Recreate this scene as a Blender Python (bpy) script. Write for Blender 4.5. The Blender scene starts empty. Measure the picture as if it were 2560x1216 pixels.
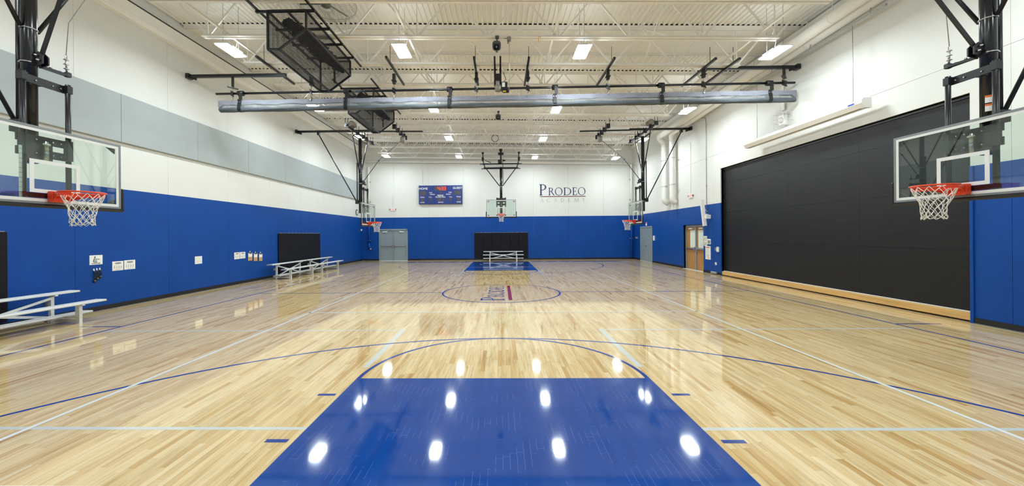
import bpy, bmesh, math, random
from mathutils import Vector, Matrix
random.seed(7)
S = bpy.context.scene
COL = S.collection
PI = math.pi

# ------------------------------------------------------------------ materials
def nodes_of(name):
    m = bpy.data.materials.new(name); m.use_nodes = True
    nt = m.node_tree; nt.nodes.clear()
    out = nt.nodes.new('ShaderNodeOutputMaterial')
    return m, nt, out

def N(nt, typ, **kw):
    n = nt.nodes.new(typ)
    for k, v in kw.items():
        if k.startswith('i_'):
            n.inputs[int(k[2:])].default_value = v
        else:
            setattr(n, k, v)
    return n

def math_n(nt, op, a, b=None, c=None):
    n = nt.nodes.new('ShaderNodeMath'); n.operation = op
    for i, x in enumerate((a, b, c)):
        if x is None: continue
        if isinstance(x, (int, float)): n.inputs[i].default_value = x
        else: nt.links.new(x, n.inputs[i])
    return n.outputs[0]

def mixc(nt, fac, a, b, blend='MIX'):
    n = nt.nodes.new('ShaderNodeMix'); n.data_type = 'RGBA'; n.blend_type = blend
    for i, x in ((0, fac), (6, a), (7, b)):
        if isinstance(x, (int, float)): n.inputs[i].default_value = x
        elif isinstance(x, tuple): n.inputs[i].default_value = x if len(x) == 4 else (*x, 1)
        else: nt.links.new(x, n.inputs[i])
    return n.outputs[2]

def ramp(nt, fac, stops):
    n = nt.nodes.new('ShaderNodeValToRGB')
    cr = n.color_ramp
    while len(cr.elements) < len(stops): cr.elements.new(0.5)
    for e, (p, c) in zip(cr.elements, stops):
        e.position = p; e.color = (*c, 1)
    nt.links.new(fac, n.inputs[0])
    return n.outputs[0]

def pm(name, col, rough=0.5, metal=0.0, var=0.06, scale=6.0, stretch=(1, 1, 1), bump=0.0, spec=0.5, bscale=None):
    """procedural paint / metal / cloth: principled with noise driven colour and optional bump"""
    m, nt, out = nodes_of(name)
    b = nt.nodes.new('ShaderNodeBsdfPrincipled')
    tc = nt.nodes.new('ShaderNodeTexCoord')
    mp = nt.nodes.new('ShaderNodeMapping'); mp.inputs['Scale'].default_value = stretch
    nt.links.new(tc.outputs['Object'], mp.inputs[0])
    nz = N(nt, 'ShaderNodeTexNoise'); nz.inputs['Scale'].default_value = scale; nz.inputs['Detail'].default_value = 3
    nt.links.new(mp.outputs[0], nz.inputs['Vector'])
    lo = tuple(max(0, c * (1 - var)) for c in col); hi = tuple(min(1, c * (1 + var)) for c in col)
    c = ramp(nt, nz.outputs[0], [(0.3, lo), (0.7, hi)])
    nt.links.new(c, b.inputs['Base Color'])
    b.inputs['Roughness'].default_value = rough; b.inputs['Metallic'].default_value = metal
    b.inputs['Specular IOR Level'].default_value = spec
    if bump:
        nb = N(nt, 'ShaderNodeTexNoise'); nb.inputs['Scale'].default_value = bscale or scale * 8
        nt.links.new(mp.outputs[0], nb.inputs['Vector'])
        bp = nt.nodes.new('ShaderNodeBump'); bp.inputs['Strength'].default_value = bump; bp.inputs['Distance'].default_value = 0.01
        nt.links.new(nb.outputs[0], bp.inputs['Height']); nt.links.new(bp.outputs[0], b.inputs['Normal'])
    nt.links.new(b.outputs[0], out.inputs[0])
    return m

def emit(name, col, strength):
    m, nt, out = nodes_of(name)
    e = nt.nodes.new('ShaderNodeEmission')
    tc = nt.nodes.new('ShaderNodeTexCoord'); nz = N(nt, 'ShaderNodeTexNoise'); nz.inputs['Scale'].default_value = 3
    nt.links.new(tc.outputs['Object'], nz.inputs['Vector'])
    c = ramp(nt, nz.outputs[0], [(0.2, tuple(x * .97 for x in col)), (0.8, col)])
    nt.links.new(c, e.inputs[0]); e.inputs[1].default_value = strength
    nt.links.new(e.outputs[0], out.inputs[0]); m.cycles.emission_sampling = 'FRONT'
    return m

def floor_nodes(nt):
    """plank grid from object coordinates: strips 57 mm wide running along Y"""
    tc = nt.nodes.new('ShaderNodeTexCoord'); sp = nt.nodes.new('ShaderNodeSeparateXYZ')
    nt.links.new(tc.outputs['Object'], sp.inputs[0])
    xs = math_n(nt, 'DIVIDE', sp.outputs[0], 0.0572)
    ix = math_n(nt, 'FLOOR', xs); fx = math_n(nt, 'FRACT', xs)
    w1 = nt.nodes.new('ShaderNodeTexWhiteNoise'); w1.noise_dimensions = '1D'; nt.links.new(ix, w1.inputs['W'])
    off = math_n(nt, 'MULTIPLY', w1.outputs[0], 7.3)
    ln = math_n(nt, 'MULTIPLY_ADD', w1.outputs[0], 0.5, 0.62)
    ys = math_n(nt, 'DIVIDE', math_n(nt, 'ADD', sp.outputs[1], off), ln)
    iy = math_n(nt, 'FLOOR', ys); fy = math_n(nt, 'FRACT', ys)
    cb = nt.nodes.new('ShaderNodeCombineXYZ'); nt.links.new(ix, cb.inputs[0]); nt.links.new(iy, cb.inputs[1])
    w2 = nt.nodes.new('ShaderNodeTexWhiteNoise'); w2.noise_dimensions = '2D'; nt.links.new(cb.outputs[0], w2.inputs['Vector'])
    mp = nt.nodes.new('ShaderNodeMapping'); mp.inputs['Scale'].default_value = (42, 2.2, 1)
    nt.links.new(tc.outputs['Object'], mp.inputs[0])
    ad = nt.nodes.new('ShaderNodeVectorMath'); ad.operation = 'ADD'
    sc = nt.nodes.new('ShaderNodeVectorMath'); sc.operation = 'SCALE'; sc.inputs[3].default_value = 31
    nt.links.new(w2.outputs[1], sc.inputs[0]); nt.links.new(mp.outputs[0], ad.inputs[0]); nt.links.new(sc.outputs[0], ad.inputs[1])
    gr = N(nt, 'ShaderNodeTexNoise'); gr.inputs['Scale'].default_value = 1.0; gr.inputs['Detail'].default_value = 4
    nt.links.new(ad.outputs[0], gr.inputs['Vector'])
    ax = math_n(nt, 'ABSOLUTE', math_n(nt, 'SUBTRACT', fx, 0.5)); ay = math_n(nt, 'ABSOLUTE', math_n(nt, 'SUBTRACT', fy, 0.5))
    seam = math_n(nt, 'MAXIMUM', math_n(nt, 'GREATER_THAN', ax, 0.478), math_n(nt, 'GREATER_THAN', ay, 0.4985))
    return tc, w2.outputs[0], gr.outputs[0], seam

def gloss(nt, b, tc, rough):
    """varnish: low roughness that drifts slowly over the strips"""
    n = N(nt, 'ShaderNodeTexNoise'); n.inputs['Scale'].default_value = 2.2; n.inputs['Detail'].default_value = 2
    nt.links.new(tc.outputs['Object'], n.inputs['Vector'])
    r = nt.nodes.new('ShaderNodeMapRange'); r.inputs[3].default_value = rough * 0.8; r.inputs[4].default_value = rough * 1.3
    nt.links.new(n.outputs[0], r.inputs[0]); nt.links.new(r.outputs[0], b.inputs['Roughness'])

def make_wood_floor():
    m, nt, out = nodes_of('maple_strip_floor')
    b = nt.nodes.new('ShaderNodeBsdfPrincipled')
    tc, rnd, grain, seam = floor_nodes(nt)
    c = ramp(nt, rnd, WOOD)
    g = ramp(nt, grain, [(0.28, (.74, .70, .64)), (0.5, (1, 1, 1)), (0.72, (1.06, 1.06, 1.05))])
    c = mixc(nt, 1.0, c, g, 'MULTIPLY')
    c = mixc(nt, math_n(nt, 'MULTIPLY', seam, 0.30), c, (.16, .09, .035))
    nt.links.new(c, b.inputs['Base Color'])
    gloss(nt, b, tc, 0.048)
    b.inputs['Specular IOR Level'].default_value = 0.5
    nt.links.new(b.outputs[0], out.inputs[0])
    return m

def make_lane_paint():
    m, nt, out = nodes_of('blue_lane_paint')
    b = nt.nodes.new('ShaderNodeBsdfPrincipled')
    tc, rnd, grain, seam = floor_nodes(nt)
    n = N(nt, 'ShaderNodeTexNoise'); n.inputs['Scale'].default_value = 2.6; n.inputs['Detail'].default_value = 4
    nt.links.new(tc.outputs['Object'], n.inputs['Vector'])
    worn = math_n(nt, 'MULTIPLY', math_n(nt, 'GREATER_THAN', n.outputs[0], 0.54), seam)
    c = ramp(nt, rnd, [(0, (.004, .048, .255)), (1, (.006, .057, .285))])
    c = mixc(nt, math_n(nt, 'MULTIPLY', worn, 0.30), c, (.30, .40, .62))
    mp = nt.nodes.new('ShaderNodeMapping'); mp.inputs['Scale'].default_value = (3, 60, 1); mp.inputs['Rotation'].default_value = (0, 0, .35)
    nt.links.new(tc.outputs['Object'], mp.inputs[0])
    s = N(nt, 'ShaderNodeTexNoise'); s.inputs['Scale'].default_value = 1.2; s.inputs['Detail'].default_value = 2
    nt.links.new(mp.outputs[0], s.inputs['Vector'])
    scr = math_n(nt, 'GREATER_THAN', s.outputs[0], 0.745)
    c = mixc(nt, math_n(nt, 'MULTIPLY', scr, 0.25), c, (.30, .40, .62))
    nt.links.new(c, b.inputs['Base Color'])
    gloss(nt, b, tc, 0.055)
    nt.links.new(b.outputs[0], out.inputs[0])
    return m

def make_line(name, col):
    m, nt, out = nodes_of(name)
    b = nt.nodes.new('ShaderNodeBsdfPrincipled')
    tc, rnd, grain, seam = floor_nodes(nt)
    c = mixc(nt, math_n(nt, 'MULTIPLY', rnd, 0.12), col, tuple(x * .7 for x in col))
    nt.links.new(c, b.inputs['Base Color'])
    gloss(nt, b, tc, 0.055)
    nt.links.new(b.outputs[0], out.inputs[0])
    return m

def make_glass():
    m, nt, out = nodes_of('backboard_glass')
    tr = nt.nodes.new('ShaderNodeBsdfTransparent')
    gl = nt.nodes.new('ShaderNodeBsdfGlossy'); gl.inputs['Roughness'].default_value = 0.01
    lw = nt.nodes.new('ShaderNodeLayerWeight'); lw.inputs[0].default_value = .5
    fac = math_n(nt, 'MULTIPLY_ADD', math_n(nt, 'POWER', lw.outputs[1], 5.0), .85, .08)
    tc = nt.nodes.new('ShaderNodeTexCoord'); nz = N(nt, 'ShaderNodeTexNoise'); nz.inputs['Scale'].default_value = 4
    nt.links.new(tc.outputs['Object'], nz.inputs['Vector'])
    c = ramp(nt, nz.outputs[0], [(0.3, (.865, .93, .90)), (0.7, (.885, .945, .92))])
    nt.links.new(c, tr.inputs[0])
    mx = nt.nodes.new('ShaderNodeMixShader')
    nt.links.new(fac, mx.inputs[0]); nt.links.new(tr.outputs[0], mx.inputs[1]); nt.links.new(gl.outputs[0], mx.inputs[2])
    nt.links.new(mx.outputs[0], out.inputs[0])
    return m

def make_mesh_cloth(name, col, op):
    """see-through woven curtain mesh: part transparent, part cloth"""
    m, nt, out = nodes_of(name)
    tr = nt.nodes.new('ShaderNodeBsdfTransparent'); df = nt.nodes.new('ShaderNodeBsdfPrincipled')
    tc = nt.nodes.new('ShaderNodeTexCoord'); mp = nt.nodes.new('ShaderNodeMapping'); mp.inputs['Scale'].default_value = (1.2, 6, 9)
    nt.links.new(tc.outputs['Object'], mp.inputs[0])
    nz = N(nt, 'ShaderNodeTexNoise'); nz.inputs['Scale'].default_value = 1.6; nz.inputs['Detail'].default_value = 3
    nt.links.new(mp.outputs[0], nz.inputs['Vector'])
    c = ramp(nt, nz.outputs[0], [(0.3, tuple(x * .8 for x in col)), (0.7, col)])
    nt.links.new(c, df.inputs['Base Color']); df.inputs['Roughness'].default_value = 0.5
    r = nt.nodes.new('ShaderNodeMapRange'); r.inputs[1].default_value = .35; r.inputs[2].default_value = .65
    r.inputs[3].default_value = op - .15; r.inputs[4].default_value = op + .15
    nt.links.new(nz.outputs[0], r.inputs[0])
    mx = nt.nodes.new('ShaderNodeMixShader')
    nt.links.new(r.outputs[0], mx.inputs[0]); nt.links.new(tr.outputs[0], mx.inputs[1]); nt.links.new(df.outputs[0], mx.inputs[2])
    nt.links.new(mx.outputs[0], out.inputs[0])
    return m

WOOD = [(0.0, (.47, .29, .11)), (0.06, (.555, .375, .165)), (0.22, (.605, .440, .222)), (0.60, (.645, .490, .268)), (0.85, (.685, .54, .318)), (1.0, (.615, .445, .222))]
M = {}
M['floor'] = make_wood_floor()
M['lane'] = make_lane_paint()
M['blue_line'] = make_line('blue_line_paint', (.014, .05, .27))
M['white_line'] = make_line('white_line_paint', (.72, .74, .72))
M['grey_line'] = make_line('pale_grey_line_paint', (.54, .575, .56))
M['red_line'] = make_line('red_floor_paint', (.30, .016, .014))
M['tan_line'] = make_line('faded_floor_lettering', (.44, .33, .21))
M['wall'] = pm('white_wall_paint', (.70, .705, .68), .55, var=.012, scale=1.2, bump=.02, bscale=120)
M['blue'] = pm('blue_wall_paint', (.0045, .060, .300), .45, spec=.2, var=.07, scale=1.1, bump=.03, bscale=90)
M['base'] = pm('black_rubber_base', (.008, .008, .009), .45, var=.2)
M['shoe'] = pm('grey_floor_shoe', (.12, .13, .15), .4)
M['deck'] = pm('ceiling_deck_paint', (.86, .845, .805), .6, var=.02, scale=2)
M['steel'] = pm('white_steel_paint', (.86, .84, .79), .5, var=.02, scale=4)
M['pipe'] = pm('white_pipe_jacket', (.82, .81, .77), .5, var=.02, scale=3)
M['greypanel'] = pm('grey_acoustic_fabric', (.36, .40, .41), .8, var=.03, scale=2, bump=.05, bscale=300)
M['black'] = pm('black_powder_coat', (.010, .011, .014), .32, var=.15, scale=10)
M['mast'] = pm('black_gloss_mast', (.008, .009, .012), .22, var=.15, scale=5)
M['blackrub'] = pm('black_edge_padding', (.009, .009, .010), .45, var=.1)
M['pad'] = pm('black_vinyl_wall_pad', (.005, .005, .009), .5, spec=.22, var=.12, scale=3, bump=.05, bscale=40)
M['alu'] = pm('brushed_aluminium', (.78, .80, .81), .42, .35, var=.08, scale=20, stretch=(1, .1, 8))
M['frame'] = pm('backboard_grey_frame', (.22, .245, .255), .4, .3, var=.05)
M['orange'] = pm('orange_rim_enamel', (.78, .055, .012), .32, var=.06)
M['net'] = pm('white_nylon_cord', (.80, .78, .72), .7, var=.06, scale=60)
M['white'] = pm('white_enamel', (.82, .82, .80), .4, var=.02)
M['paper'] = pm('white_paper', (.82, .83, .80), .7, var=.02, scale=12)
M['ink'] = pm('grey_print', (.16, .16, .16), .7, var=.2, scale=60)
M['greyink'] = pm('pale_grey_print', (.42, .42, .41), .7, var=.15, scale=60)
M['redink'] = pm('red_print', (.65, .12, .07), .7, var=.15, scale=60)
M['glass'] = make_glass()
M['boardwhite'] = pm('white_board_marking', (.74, .755, .75), .4, var=.02)
M['door_grey'] = pm('grey_door_paint', (.235, .29, .32), .38, var=.04, scale=2)
M['door_wood'] = pm('oak_door_veneer', (.43, .215, .065), .35, var=.16, scale=3, stretch=(9, 9, .6))
M['lite'] = pm('door_glass_painted_light', (.72, .80, .74), .25, var=.02)  # pale colour stands in for corridor light coming through the pane
M['chrome'] = pm('satin_steel', (.70, .71, .72), .25, .9, var=.04)
M['ply'] = None
M['pine'] = pm('pale_pine_board', (.60, .37, .135), .4, var=.14, scale=2.5, stretch=(6, .4, 9))
M['sb_blue'] = pm('scoreboard_blue', (.010, .031, .19), .4, var=.04)
M['sb_dark'] = pm('unlit_digit_window', (.06, .055, .06), .3, var=.3, scale=30)
M['led'] = emit('red_led', (1.0, .05, .035), 3.0)
M['exitled'] = emit('exit_letter_glow', (1.0, .10, .10), 1.3)
M['navy'] = pm('navy_wall_lettering', (.016, .024, .105), .5, var=.05)
M['maroon'] = pm('dark_red_wall_line', (.14, .012, .02), .5, var=.05)
M['silver'] = pm('grey_wall_lettering', (.40, .43, .41), .5, var=.05)
M['lamp'] = emit('lamp_diffuser', (.875, .975, 1.0), 150.0)
M['gap_shade'] = pm('painted_gap_shade', (.05, .048, .045), .9, var=.3, scale=12)  # dark tone painted for the shaded gap above the left wall edge
M['fill_up'] = emit('added_ceiling_fill', (.90, .98, 1.0), 22.0)  # added emitter that brightens the ceiling, no real lamp part
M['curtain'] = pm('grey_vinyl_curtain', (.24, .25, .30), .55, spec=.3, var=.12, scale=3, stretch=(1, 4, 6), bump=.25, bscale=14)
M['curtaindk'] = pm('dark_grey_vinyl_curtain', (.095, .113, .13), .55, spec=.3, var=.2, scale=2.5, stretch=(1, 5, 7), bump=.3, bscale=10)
M['curtainmesh'] = make_mesh_cloth('curtain_mesh', (.40, .43, .45), .38)
M['strap'] = pm('black_webbing', (.009, .009, .011), .55, var=.2, scale=40)
M['bundle'] = pm('black_netting', (.010, .010, .013), .6, var=.5, scale=30, bump=.6, bscale=60)
M['horn'] = pm('dark_grey_horn', (.085, .09, .10), .45, var=.08)
M['motor'] = pm('grey_cast_motor', (.30, .28, .26), .5, .3, var=.15, scale=14)
M['galv'] = pm('galvanised_steel', (.45, .46, .46), .4, .6, var=.12, scale=25)
M['screenbox'] = pm('white_screen_housing', (.84, .82, .80), .4, var=.015)
M['tagblue'] = pm('blue_badge', (.015, .06, .5), .4)
M['orangetag'] = pm('orange_warning_label', (.75, .16, .03), .5)
M['clip'] = pm('brown_hardboard', (.50, .31, .15), .6, var=.12, scale=40)
M['pencil'] = pm('yellow_pencil', (.75, .52, .22), .5)
M['gold'] = pm('tarnished_brass', (.18, .14, .08), .35, .6, var=.3, scale=50)
M['yellow'] = pm('yellow_enamel', (.75, .50, .02), .4)
M['clockface'] = pm('clock_face', (.80, .82, .80), .4)
M['fanwire'] = pm('fan_guard_wire', (.30, .29, .26), .4, .5)
M['fanblade'] = pm('grey_fan_blade', (.16, .18, .17), .4, .3)

def make_ply():
    m, nt, out = nodes_of('black_stained_plywood')
    b = nt.nodes.new('ShaderNodeBsdfPrincipled')
    tc = nt.nodes.new('ShaderNodeTexCoord'); sp = nt.nodes.new('ShaderNodeSeparateXYZ'); nt.links.new(tc.outputs['Object'], sp.inputs[0])
    iy = math_n(nt, 'FLOOR', math_n(nt, 'DIVIDE', math_n(nt, 'SUBTRACT', sp.outputs[1], 7.5), 2.44))
    iz = math_n(nt, 'FLOOR', math_n(nt, 'DIVIDE', math_n(nt, 'SUBTRACT', sp.outputs[2], .2), 1.22))
    cb = nt.nodes.new('ShaderNodeCombineXYZ'); nt.links.new(iy, cb.inputs[0]); nt.links.new(iz, cb.inputs[1])
    w = nt.nodes.new('ShaderNodeTexWhiteNoise'); w.noise_dimensions = '2D'; nt.links.new(cb.outputs[0], w.inputs['Vector'])
    mp = nt.nodes.new('ShaderNodeMapping'); mp.inputs['Scale'].default_value = (1, .5, 9); nt.links.new(tc.outputs['Object'], mp.inputs[0])
    n = N(nt, 'ShaderNodeTexNoise'); n.inputs['Scale'].default_value = 2.4; n.inputs['Detail'].default_value = 6; n.inputs['Distortion'].default_value = 1.2
    nt.links.new(mp.outputs[0], n.inputs['Vector'])
    c = ramp(nt, n.outputs[0], [(0.35, (.0045, .0046, .0052)), (0.65, (.0098, .0100, .0112))])
    c = mixc(nt, math_n(nt, 'MULTIPLY', w.outputs[0], .35), c, (.013, .0133, .0147))
    n2 = N(nt, 'ShaderNodeTexNoise'); n2.inputs['Scale'].default_value = 1.9; n2.inputs['Detail'].default_value = 8
    nt.links.new(tc.outputs['Object'], n2.inputs['Vector'])
    sm = math_n(nt, 'GREATER_THAN', n2.outputs[0], .745)
    c = mixc(nt, math_n(nt, 'MULTIPLY', sm, .25), c, (.10, .10, .10))
    nt.links.new(c, b.inputs['Base Color']); b.inputs['Roughness'].default_value = .42; b.inputs['Specular IOR Level'].default_value = .38
    bp = nt.nodes.new('ShaderNodeBump'); bp.inputs['Strength'].default_value = .12; bp.inputs['Distance'].default_value = .01
    nt.links.new(n.outputs[0], bp.inputs['Height']); nt.links.new(bp.outputs[0], b.inputs['Normal'])
    nt.links.new(b.outputs[0], out.inputs[0])
    return m
M['ply'] = make_ply()

# ------------------------------------------------------------------ mesh builder
class MB:
    def __init__(self, xf=None):
        self.v = []; self.f = []; self.mi = []; self.xf = xf; self.cur = 0; self.sm = []; self.smooth = False
    def vert(self, p):
        p = Vector(p)
        if self.xf: p = Vector(self.xf(p))
        self.v.append(p); return len(self.v) - 1
    def face(self, idx):
        self.f.append(tuple(idx)); self.mi.append(self.cur); self.sm.append(self.smooth)
    def poly(self, pts):
        self.face([self.vert(p) for p in pts])
    def box(self, a, b):
        x0, y0, z0 = (min(a[i], b[i]) for i in range(3)); x1, y1, z1 = (max(a[i], b[i]) for i in range(3))
        i = [self.vert(p) for p in ((x0, y0, z0), (x1, y0, z0), (x1, y1, z0), (x0, y1, z0), (x0, y0, z1), (x1, y0, z1), (x1, y1, z1), (x0, y1, z1))]
        for q in ((0, 3, 2, 1), (4, 5, 6, 7), (0, 1, 5, 4), (1, 2, 6, 5), (2, 3, 7, 6), (3, 0, 4, 7)):
            self.face([i[k] for k in q])
        return self
    def cbox(self, c, s):
        return self.box([c[i] - s[i] / 2 for i in range(3)], [c[i] + s[i] / 2 for i in range(3)])
    def bbox(self, a, b, r=0.01):
        """box with chamfered vertical and horizontal edges (octagonal prism look)"""
        x0, y0, z0 = (min(a[i], b[i]) for i in range(3)); x1, y1, z1 = (max(a[i], b[i]) for i in range(3))
        r = min(r, (x1 - x0) * .45, (y1 - y0) * .45, (z1 - z0) * .45)
        rings = []
        for z, k in ((z0, r), (z0 + r, 0), (z1 - r, 0), (z1, r)):
            X0, X1, Y0, Y1 = x0 + k, x1 - k, y0 + k, y1 - k
            c = r * .6
            rings.append([self.vert(p) for p in ((X0 + c, Y0, z), (X1 - c, Y0, z), (X1, Y0 + c, z), (X1, Y1 - c, z), (X1 - c, Y1, z), (X0 + c, Y1, z), (X0, Y1 - c, z), (X0, Y0 + c, z))])
        for A, B in zip(rings, rings[1:]):
            for k in range(8): self.face((A[k], A[(k + 1) % 8], B[(k + 1) % 8], B[k]))
        self.face(rings[0][::-1]); self.face(rings[-1])
        return self
    def bar(self, p, q, w, h, up=(0, 0, 1)):
        p, q = Vector(p), Vector(q); d = (q - p).normalized(); up = Vector(up)
        s = d.cross(up)
        if s.length < 1e-4: s = d.cross(Vector((1, 0, 0)))
        s.normalize(); u = s.cross(d).normalized()
        idx = []
        for o in (p, q):
            for a, b in ((-1, -1), (1, -1), (1, 1), (-1, 1)):
                idx.append(self.vert(o + s * (a * w / 2) + u * (b * h / 2)))
        for k in range(4): self.face((idx[k], idx[(k + 1) % 4], idx[4 + (k + 1) % 4], idx[4 + k]))
        self.face(idx[3::-1]); self.face(idx[4:8])
        return self
    def tube(self, pts, r, n=8, closed=False, caps=True):
        pts = [Vector(p) for p in pts]; m = len(pts)
        rr = r if isinstance(r, (list, tuple)) else [r] * m
        old = self.smooth; self.smooth = True
        rings = []; prev = None
        for i, p in enumerate(pts):
            if closed: t = pts[(i + 1) % m] - pts[i - 1]
            elif i == 0: t = pts[1] - pts[0]
            elif i == m - 1: t = pts[-1] - pts[-2]
            else: t = (pts[i + 1] - p).normalized() + (p - pts[i - 1]).normalized()
            if t.length < 1e-9: t = Vector((0, 0, 1))
            t.normalize()
            if prev is None:
                a = Vector((0, 0, 1)) if abs(t.z) < .9 else Vector((1, 0, 0))
                s = t.cross(a).normalized()
            else:
                s = prev - t * prev.dot(t)
                s = s.normalized() if s.length > 1e-6 else t.orthogonal().normalized()
            prev = s; u = t.cross(s)
            rings.append([self.vert(p + (s * math.cos(2 * PI * k / n) + u * math.sin(2 * PI * k / n)) * rr[i]) for k in range(n)])
        for i in range(m if closed else m - 1):
            A, B = rings[i], rings[(i + 1) % m]
            for k in range(n): self.face((A[k], A[(k + 1) % n], B[(k + 1) % n], B[k]))
        self.smooth = False
        if caps and not closed:
            self.face(rings[0][::-1]); self.face(rings[-1])
        self.smooth = old
        return self
    def prism(self, pts, vec):
        """closed polygon extruded by vec"""
        v = Vector(vec); a = [self.vert(p) for p in pts]; b = [self.vert(Vector(p) + v) for p in pts]; n = len(pts)
        self.face(a[::-1]); self.face(b)
        for k in range(n): self.face((a[k], a[(k + 1) % n], b[(k + 1) % n], b[k]))
        return self
    def lathe(self, c, prof, n=20, axis='z', caps=True):
        """prof: list of (r, t) about an axis through c"""
        old = self.smooth; self.smooth = True
        c = Vector(c); rings = []
        for r, t in prof:
            ring = []
            for k in range(n):
                a = 2 * PI * k / n; x, y = r * math.cos(a), r * math.sin(a)
                ring.append(self.vert(c + Vector({'z': (x, y, t), 'y': (x, t, y), 'x': (t, x, y)}[axis])))
            rings.append(ring)
        for A, B in zip(rings, rings[1:]):
            for k in range(n): self.face((A[k], A[(k + 1) % n], B[(k + 1) % n], B[k]))
        self.smooth = False
        if caps:
            self.face(rings[0][::-1]); self.face(rings[-1])
        self.smooth = old
        return self

def build(name, mb, mats, parent=None, base=None):
    """one mesh object; verts given in world space are moved so that the object's origin (or its root's) is at base"""
    base = Vector(base) if base is not None else Vector((0, 0, 0))
    me = bpy.data.meshes.new(name)
    me.from_pydata([v - base for v in mb.v], [], mb.f)
    if not isinstance(mats, (list, tuple)): mats = [mats]
    for m in mats: me.materials.append(m)
    me.polygons.foreach_set('material_index', mb.mi)
    me.polygons.foreach_set('use_smooth', mb.sm)
    bm = bmesh.new(); bm.from_mesh(me); bmesh.ops.recalc_face_normals(bm, faces=bm.faces); bm.to_mesh(me); bm.free()
    me.update()
    o = bpy.data.objects.new(name, me); COL.objects.link(o)
    if parent is not None: o.parent = parent
    else: o.location = base
    return o

def tag(o, label=None, cat=None, group=None, kind=None):
    if label: o['label'] = label
    if cat: o['category'] = cat
    if group: o['group'] = group
    if kind: o['kind'] = kind
    return o

class Thing:
    def __init__(self, name, loc, label, cat, group=None, kind=None):
        self.base = Vector(loc)
        self.o = bpy.data.objects.new(name, None); COL.objects.link(self.o)
        self.o.location = self.base; self.o.empty_display_size = .1
        tag(self.o, label, cat, group, kind)
    def part(self, name, mb, mat, parent=None, label=None):
        o = build(name, mb, mat, parent or self.o, self.base)
        if label: o['label'] = label
        return o

def single(name, mb, mat, loc, label, cat, group=None):
    return tag(build(name, mb, mat, None, loc), label, cat, group)

def struct(name, mb, mat, parent=None):
    o = build(name, mb, mat, parent)
    if parent is None: o['kind'] = 'structure'
    return o

def copy_tree(o, parent=None):
    c = o.copy(); COL.objects.link(c)
    if parent is not None: c.parent = parent
    for ch in list(o.children): copy_tree(ch, c)
    return c

def text_mb(mb, s, size, origin, right, up, depth=0.003, align='CENTER', xs=1.0, bold=0.0):
    """sans lettering as a thin solid"""
    cu = bpy.data.curves.new('t', 'FONT'); cu.body = s; cu.size = size; cu.align_x = align; cu.resolution_u = 3; cu.offset = bold * size
    ob = bpy.data.objects.new('t', cu); COL.objects.link(ob)
    bpy.context.view_layer.update()
    dg = bpy.context.evaluated_depsgraph_get(); me = ob.evaluated_get(dg).to_mesh()
    R = Vector(right).normalized(); U = Vector(up).normalized(); Nn = R.cross(U); O = Vector(origin)
    ids = [mb.vert(O + R * (v.co.x * xs) + U * v.co.y + Nn * depth) for v in me.vertices]
    for p in me.polygons: mb.face([ids[i] for i in p.vertices])
    ob.evaluated_get(dg).to_mesh_clear()
    bpy.data.objects.remove(ob); bpy.data.curves.remove(cu)

# ------------------------------------------------------------------ camera (fitted to the court markings)
F_PX, CX, CY, YAW, ROLL, HC = 939.54, 1234.99, 586.76, -0.0174, -0.0078, 1.7989
cam = bpy.data.cameras.new('camera'); co = bpy.data.objects.new('camera', cam); COL.objects.link(co)
c_, s_ = math.cos(YAW), math.sin(YAW); cr, sr = math.cos(ROLL), math.sin(ROLL)
R0 = Vector((c_, -s_, 0)); U0 = Vector((0, 0, 1)); FW = Vector((s_, c_, 0))
Rv = R0 * cr + U0 * sr; Uv = U0 * cr - R0 * sr
co.matrix_world = Matrix(((Rv.x, Uv.x, -FW.x, -.0058), (Rv.y, Uv.y, -FW.y, 0), (Rv.z, Uv.z, -FW.z, HC), (0, 0, 0, 1)))
cam.sensor_fit = 'HORIZONTAL'; cam.sensor_width = 36; cam.lens = F_PX * 36 / 2560
cam.shift_x = (1280 - CX) / 2560; cam.shift_y = (CY - 608) / 2560
cam.clip_end = 200
S.camera = co

# ------------------------------------------------------------------ dimensions
XL = -9.88; YB = 26.59; YF = -3.2; TOP = 8.75
D = 1.093                      # near baseline is at Y = -D
def XR(y): return 9.17 + .01 * (y - 7)
def RS(p): return (p[0] + .01 * (p[1] - 7), p[1], p[2])   # right wall frame: x = 9.17 is its face
SL = .0206
def zb(x): return 7.0 - SL * x     # underside of the joists
def zd(x): return 8.2 - SL * x     # underside of the deck
JY = [8.375 + 1.593 * k for k in range(12)]
BLUE = 3.06
exec_parts = True

# ================================================================== THE ROOM
def rect_minus(r, holes):
    out = [r]
    for h in holes:
        nxt = []
        for a in out:
            if h[0] >= a[1] or h[1] <= a[0] or h[2] >= a[3] or h[3] <= a[2]: nxt.append(a); continue
            if h[0] > a[0]: nxt.append((a[0], h[0], a[2], a[3]))
            if h[1] < a[1]: nxt.append((h[1], a[1], a[2], a[3]))
            m0, m1 = max(a[0], h[0]), min(a[1], h[1])
            if h[2] > a[2]: nxt.append((m0, m1, a[2], h[2]))
            if h[3] < a[3]: nxt.append((m0, m1, h[3], a[3]))
        out = nxt
    return out

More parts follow.
